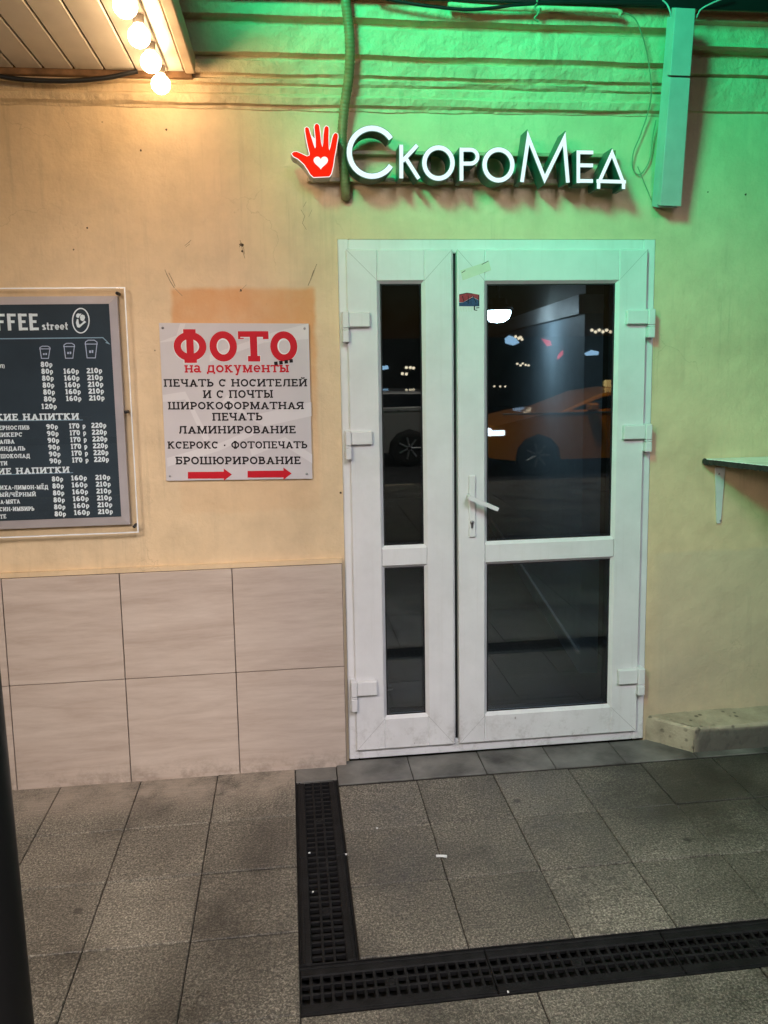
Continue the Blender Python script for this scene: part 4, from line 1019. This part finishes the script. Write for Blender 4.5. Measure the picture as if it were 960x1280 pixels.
# ------------------------------------------------------------------ trench drains
def drain(name, label, along, a0, a1, c0, c1):
    """along 'x' or 'y'; a0..a1 its length, c0..c1 across"""
    D = thing(name, label, 'drain', (((a0+a1)/2, (c0+c1)/2, -.05) if along == 'x' else ((c0+c1)/2, (a0+a1)/2, -.05)))
    def bx(mb, s0, s1, t0, t1, z0, z1, bev=0):
        if along == 'x': mb.box(s0, s1, t0, t1, z0, z1, 0, bev)
        else: mb.box(t0, t1, s0, s1, z0, z1, 0, bev)
    w = c1 - c0; gw = .0285*3 + .006; g0 = (c0+c1)/2 - gw/2; g1 = g0 + gw
    q = MB(); bx(q, a0, a1, c0, c1, -.044, -.040); q.build('channel', A['void'], D)
    L = a1 - a0; nsec = max(1, round(L/.5)); sl_ = L/nsec
    for k in range(nsec):
        s0, s1 = a0 + k*sl_ + .0012, a0 + (k+1)*sl_ - .0012; q = MB()
        bx(q, s0, s1, c0 + .0035, g0, -.016, -.003, .003); bx(q, s0, s1, g1, c1 - .0035, -.016, -.003, .003)
        bx(q, s0, s1, c0 + .010, c0 + .016, -.005, -.0008, .001); bx(q, s0, s1, c1 - .016, c1 - .010, -.005, -.0008, .001)
        n = max(2, round((s1 - s0)/.0275)); p = (s1 - s0)/n
        for i in range(n + 1):
            cxx = s0 + i*p; bx(q, max(s0, cxx - .0042), min(s1, cxx + .0042), g0, g1, -.016, -.0042, .0012)
        for i in (1, 2): t = g0 + gw*i/3; bx(q, s0, s1, t - .0038, t + .0038, -.0158, -.0036, .0012)
        for i in (0.33, 0.67):                                   # the round screw boss of each section
            if i == 0.33:
                ca, cc = s0 + p*round(n/2) - p/2, (g0+g1)/2; o = (ca, cc, -.012) if along == 'x' else (cc, ca, -.012)
                q.lathe(o, [(.0125, 0), (.0125, .0086), (.009, .0094), (.0075, .0078), (0, .0078)], 14)
        q.build('grate', A['drain'], D)
    q = MB(); bx(q, a0, a1, c0, c0 + .0032, -.05, -.0015); bx(q, a0, a1, c1 - .0032, c1, -.05, -.0015); q.build('drain_frame', A['drain'], D)
    return D
drain('trench_drain', 'narrow black drain grate running out from the wall towards the crossing drain', 'y', DYB + .001, DTOP - .001, DXL + .002, DXR - .002)
drain('trench_drain', 'black drain grate crossing the pavement parallel to the wall', 'x', DXL, 7.0, DYF + .001, DYB - .001)
# litter
p = G(552, 1072); b = MB(); b.tube([(p.x - .018, p.y + .002, .006), (p.x + .004, p.y - .001, .006), (p.x + .016, p.y - .006, .0065)], .0042, 10)
tag(b.build('cigarette_butt', A['white_paint']), 'white cigarette butt lying on the paving in front of the door', 'cigarette butt')
for px, py, lab in ((433, 1069, 'white paper scrap beside the right edge of the narrow drain'), (635, 1241, 'tiny white paper scrap just in front of the crossing drain'), (387, 1067, 'white speck of litter on the left bars of the narrow drain, nearer the wall'), (391, 1116, 'white speck of litter on the left bars of the narrow drain, farther from the wall'), (471, 1036, 'pale crumb on the paving joint right of the narrow drain')):
    p = G(px, py); b = MB(); rnd = random.Random(px)
    pts = [(p.x + .004*math.cos(R(a))*rnd.uniform(.4, 1.2), p.y + .003*math.sin(R(a))*rnd.uniform(.6, 1.2)) for a in range(0, 360, 60)]
    plan(b, pts, .0012, .0042); tag(b.build('paper_scrap', A['white_paint']), lab, 'litter')

# ------------------------------------------------------------------ dark post close to the camera on the left
pa_, pb_ = W(-2, 1280, -1.75), W(-44, 870, -1.75); d = (pa_ - pb_)
base = pa_ + d*((-pa_.z + .0)/d.z); topp = pa_ - d*((2.3 - pa_.z)/-d.z)
PO = thing('dark_post', 'leaning black metal post cut off by the left edge of the picture', 'post', tuple(base))
b = MB(); b.tube([base, base.lerp(topp, .5), topp], .056, 24); b.build('post_shaft', A['post'], PO)
b = MB(); b.lathe((base.x, base.y, 0.001), [(.075, 0), (.075, .008), (.057, .014)], 24); b.build('base_plate', A['post'], PO)

# ------------------------------------------------------------------ the street behind the viewer, which the door glass mirrors
car_glass = simple('car_glass', (0.01, 0.012, 0.015), 0.05); rubber = simple('tyre_rubber', (0.012, 0.012, 0.012), 0.7); alloy = simple('alloy_rim', (0.35, 0.36, 0.38), 0.3, 0.6)
head = emission('headlight_glow', (0.85, 0.95, 1.0), 7)
def car(name, label, paint_col, x, y, z0, taxi, hl=3):
    t = NT(name + '_paint'); t.set(color=paint_col, rough=0.22, metal=0.2, coat=0.6); pm = t.m
    D = thing(name, label, 'car', (x, y, z0)); hw = .86
    low = [(-2.2, .35), (-2.18, .62), (-2.0, .76), (-1.35, .90), (-.95, .95), (1.55, .98), (2.05, .94), (2.2, .70), (2.18, .34), (1.75, .24), (1.72, .42), (1.6, .56), (1.4, .63), (1.2, .56), (1.08, .42), (1.05, .24), (-1.0, .24), (-1.03, .42), (-1.15, .56), (-1.35, .63), (-1.55, .56), (-1.67, .42), (-1.7, .24), (-2.05, .28)]
    q = MB(); q.prism([(x + a, z0 + c) for a, c in low], y - hw, y + hw); q.build('body', pm, D, .05, 3)
    gh = [(-1.05, .93), (-.35, 1.20), (.1, 1.26), (.9, 1.25), (1.75, .96)] if taxi else [(-1.05, .93), (-.35, 1.20), (.1, 1.26), (1.75, 1.24), (2.12, .93)]
    q = MB(); n = len(gh)
    vs = [(x + a, y + s*(hw - .02 - .22*(c - .93)/.5), z0 + c) for s in (1, -1) for a, c in gh]
    q.add(vs, [list(range(n)), list(range(2*n-1, n-1, -1))] + [(i, i+1, n+i+1, n+i) for i in range(n-1)]); q.build('cabin', pm, D, .03, 2)
    for pl in ([(-.82, .98), (-.30, 1.16), (.12, 1.215), (.14, .99)], [(.22, .99), (.2, 1.215), (.85, 1.205), (1.40, 1.02)] if taxi else [(.22, .99), (.2, 1.215), (1.70, 1.195), (1.95, 1.0)]):
        q = MB(); q.add([(x + a, y + hw - .02 - .22*(c - .93)/.5 + .006, z0 + c) for a, c in pl], [(0, 1, 2, 3)]); q.build('side_window', car_glass, D)
    q = MB(); q.box(x - 1.9, x + 2.0, y + hw - .004, y + hw + .012, z0 + .92, z0 + .945, 0, .004); q.build('chrome_strip', alloy, D)
    for wx in (-1.36, 1.40):
        for s in (1, -1):
            q = MB(); q.lathe((x + wx, y + s*(hw - .10), z0 + .31), [(.20, -.10), (.30, -.09), (.315, -.05), (.315, .05), (.30, .10), (.21, .105)], 32, 'y'); wob = q.build('wheel', rubber, D)
            q = MB(); q.lathe((x + wx, y + s*(hw - .0) , z0 + .31), [(.205, -.02), (.195, .004), (.17, -.01), (0, -.012)], 28, 'y')
            for k in range(7):
                a = 2*math.pi*k/7; q.tube([(x + wx + .03*math.cos(a), y + s*hw + .012*s, z0 + .31 + .03*math.sin(a)), (x + wx + .185*math.cos(a), y + s*hw + .008*s, z0 + .31 + .185*math.sin(a))], .018, 6)
            q.build('rim', alloy, wob)
    for s in (1, -1):
        q = MB(); q.box(x - 2.16, x - 1.84, y + s*(hw - .16) - .17, y + s*(hw - .16) + .17, z0 + .60, z0 + .72, 0, .03); q.build('headlight', head if hl else alloy, D)
    q = MB(); q.box(x - .62, x - .46, y + hw - .02, y + hw + .16, z0 + .96, z0 + 1.08, 0, .03); q.build('side_mirror', pm, D)
    if taxi: q = MB(); q.box(x + .1, x + .35, y - .3, y + .3, z0 + 1.27, z0 + 1.38, 0, .02); q.build('roof_sign', emission('taxi_roof_glow', (1, .7, .25), 1.5), D)
    return D
def mirror(px, py, dist):
    """where a thing seen in the glass at this place really stands, dist metres out from the wall"""
    v = W(px, py, dist); return Vector((v.x, -dist, v.z))
m1 = mirror(512, 572, 10.2); m2 = mirror(672, 560, 8.7)
car('silver_car', 'silver parked car mirrored in the narrow left door glass', (0.34, 0.33, 0.33), m1.x - 1.40, -10.2 - .86, -.16, False, 0)
car('orange_taxi', 'orange taxi with a bright headlight mirrored in the wide right door glass', (0.80, 0.27, 0.025), m2.x + 1.36, -8.7 - .86, -.16, True)
fb = thing('far_building', 'dark building across the street mirrored in the door glass', 'building', (3, -24, 0))
b = MB(); b.box(-30, 40, -30, -24, -.3, 2.3); b.build('wall', simple('dark_facade', (0.03, 0.03, 0.035), 0.9), fb)
warm = emission('warm_garland_glow', (1.0, 0.82, 0.55), 4); cold = emission('cold_sign_glow', (0.45, 0.75, 1.0), 2.5); redg = emission('red_neon_glow', (1.0, 0.04, 0.08), 2.2)
k5 = lambda a, c: (590 + a/4.8, 340 + c/4.8)
def lights(label, pts, dist, r, m, name='street_garland'):
    P = [mirror(*p, dist) for p in pts]; D = thing(name, label, 'string lights', tuple(P[0]), 'strings of lights along the far side of the street'); q = MB()
    for p in P: q.lathe((p.x, p.y, p.z), [(0, -r), (r*.8, -r*.6), (r, 0), (r*.8, r*.6), (0, r)], 10)
    q.build('light_bulb', m, D); q = MB(); q.tube([p + Vector((0, -.02, r)) for p in P], .012, 6); q.build('cord', A['cable'], D); return D
lights('garland of warm street lights mirrored at the right edge of the wide pane', [k5(720 + 22*i, 353 + (6 if i % 2 else -4)) for i in range(7)], 20, .05, warm)
lights('warm street lights mirrored low in the middle of the wide pane', [k5(272, 551), k5(292, 560), k5(305, 549), k5(322, 558), k5(340, 560)], 20, .035, warm)
lights('warm street lights mirrored beside the cold blue sign', [k5(262, 388), k5(280, 398), k5(300, 404), k5(292, 392)], 20, .045, warm)
lights('three white street lights mirrored low on the left of the wide pane', [k5(134, 686), k5(170, 687), k5(200, 687)], 20, .03, warm)
lights('warm street lights mirrored in the narrow pane', [(508, 459.5), (513, 459.5), (517, 460), (503, 467), (508, 467.5)], 20, .045, warm)
def panel(label, pts, dist, m, name='street_sign'):
    P = [mirror(*p, dist) for p in pts]; q = MB(); q.prism([(p.x, p.z) for p in P], -dist, -dist - .08); return tag(q.build(name, m), label, 'sign', 'lit shop signs across the street')
panel('cold blue shop sign mirrored near the ceiling lamp in the wide pane', [k5(200, 400), k5(225, 380), k5(262, 395), k5(285, 425), k5(250, 440), k5(205, 428)], 21, cold)
panel('cold blue shop sign mirrored at the right of the wide pane', [k5(678, 488), k5(720, 468), k5(762, 478), k5(758, 498), k5(690, 502)], 21, cold)
panel('small cold white sign mirrored in the narrow pane', [(477, 457.5), (485, 457), (486, 461), (478, 462.5)], 21, cold)
panel('red neon shape mirrored upper left in the wide pane', [k5(420, 400), k5(470, 412), k5(480, 440), k5(455, 445)], 21, redg, 'neon_sign')
panel('red neon shape mirrored lower right in the wide pane', [k5(520, 500), k5(545, 470), k5(548, 495), k5(515, 525)], 21, redg, 'neon_sign')
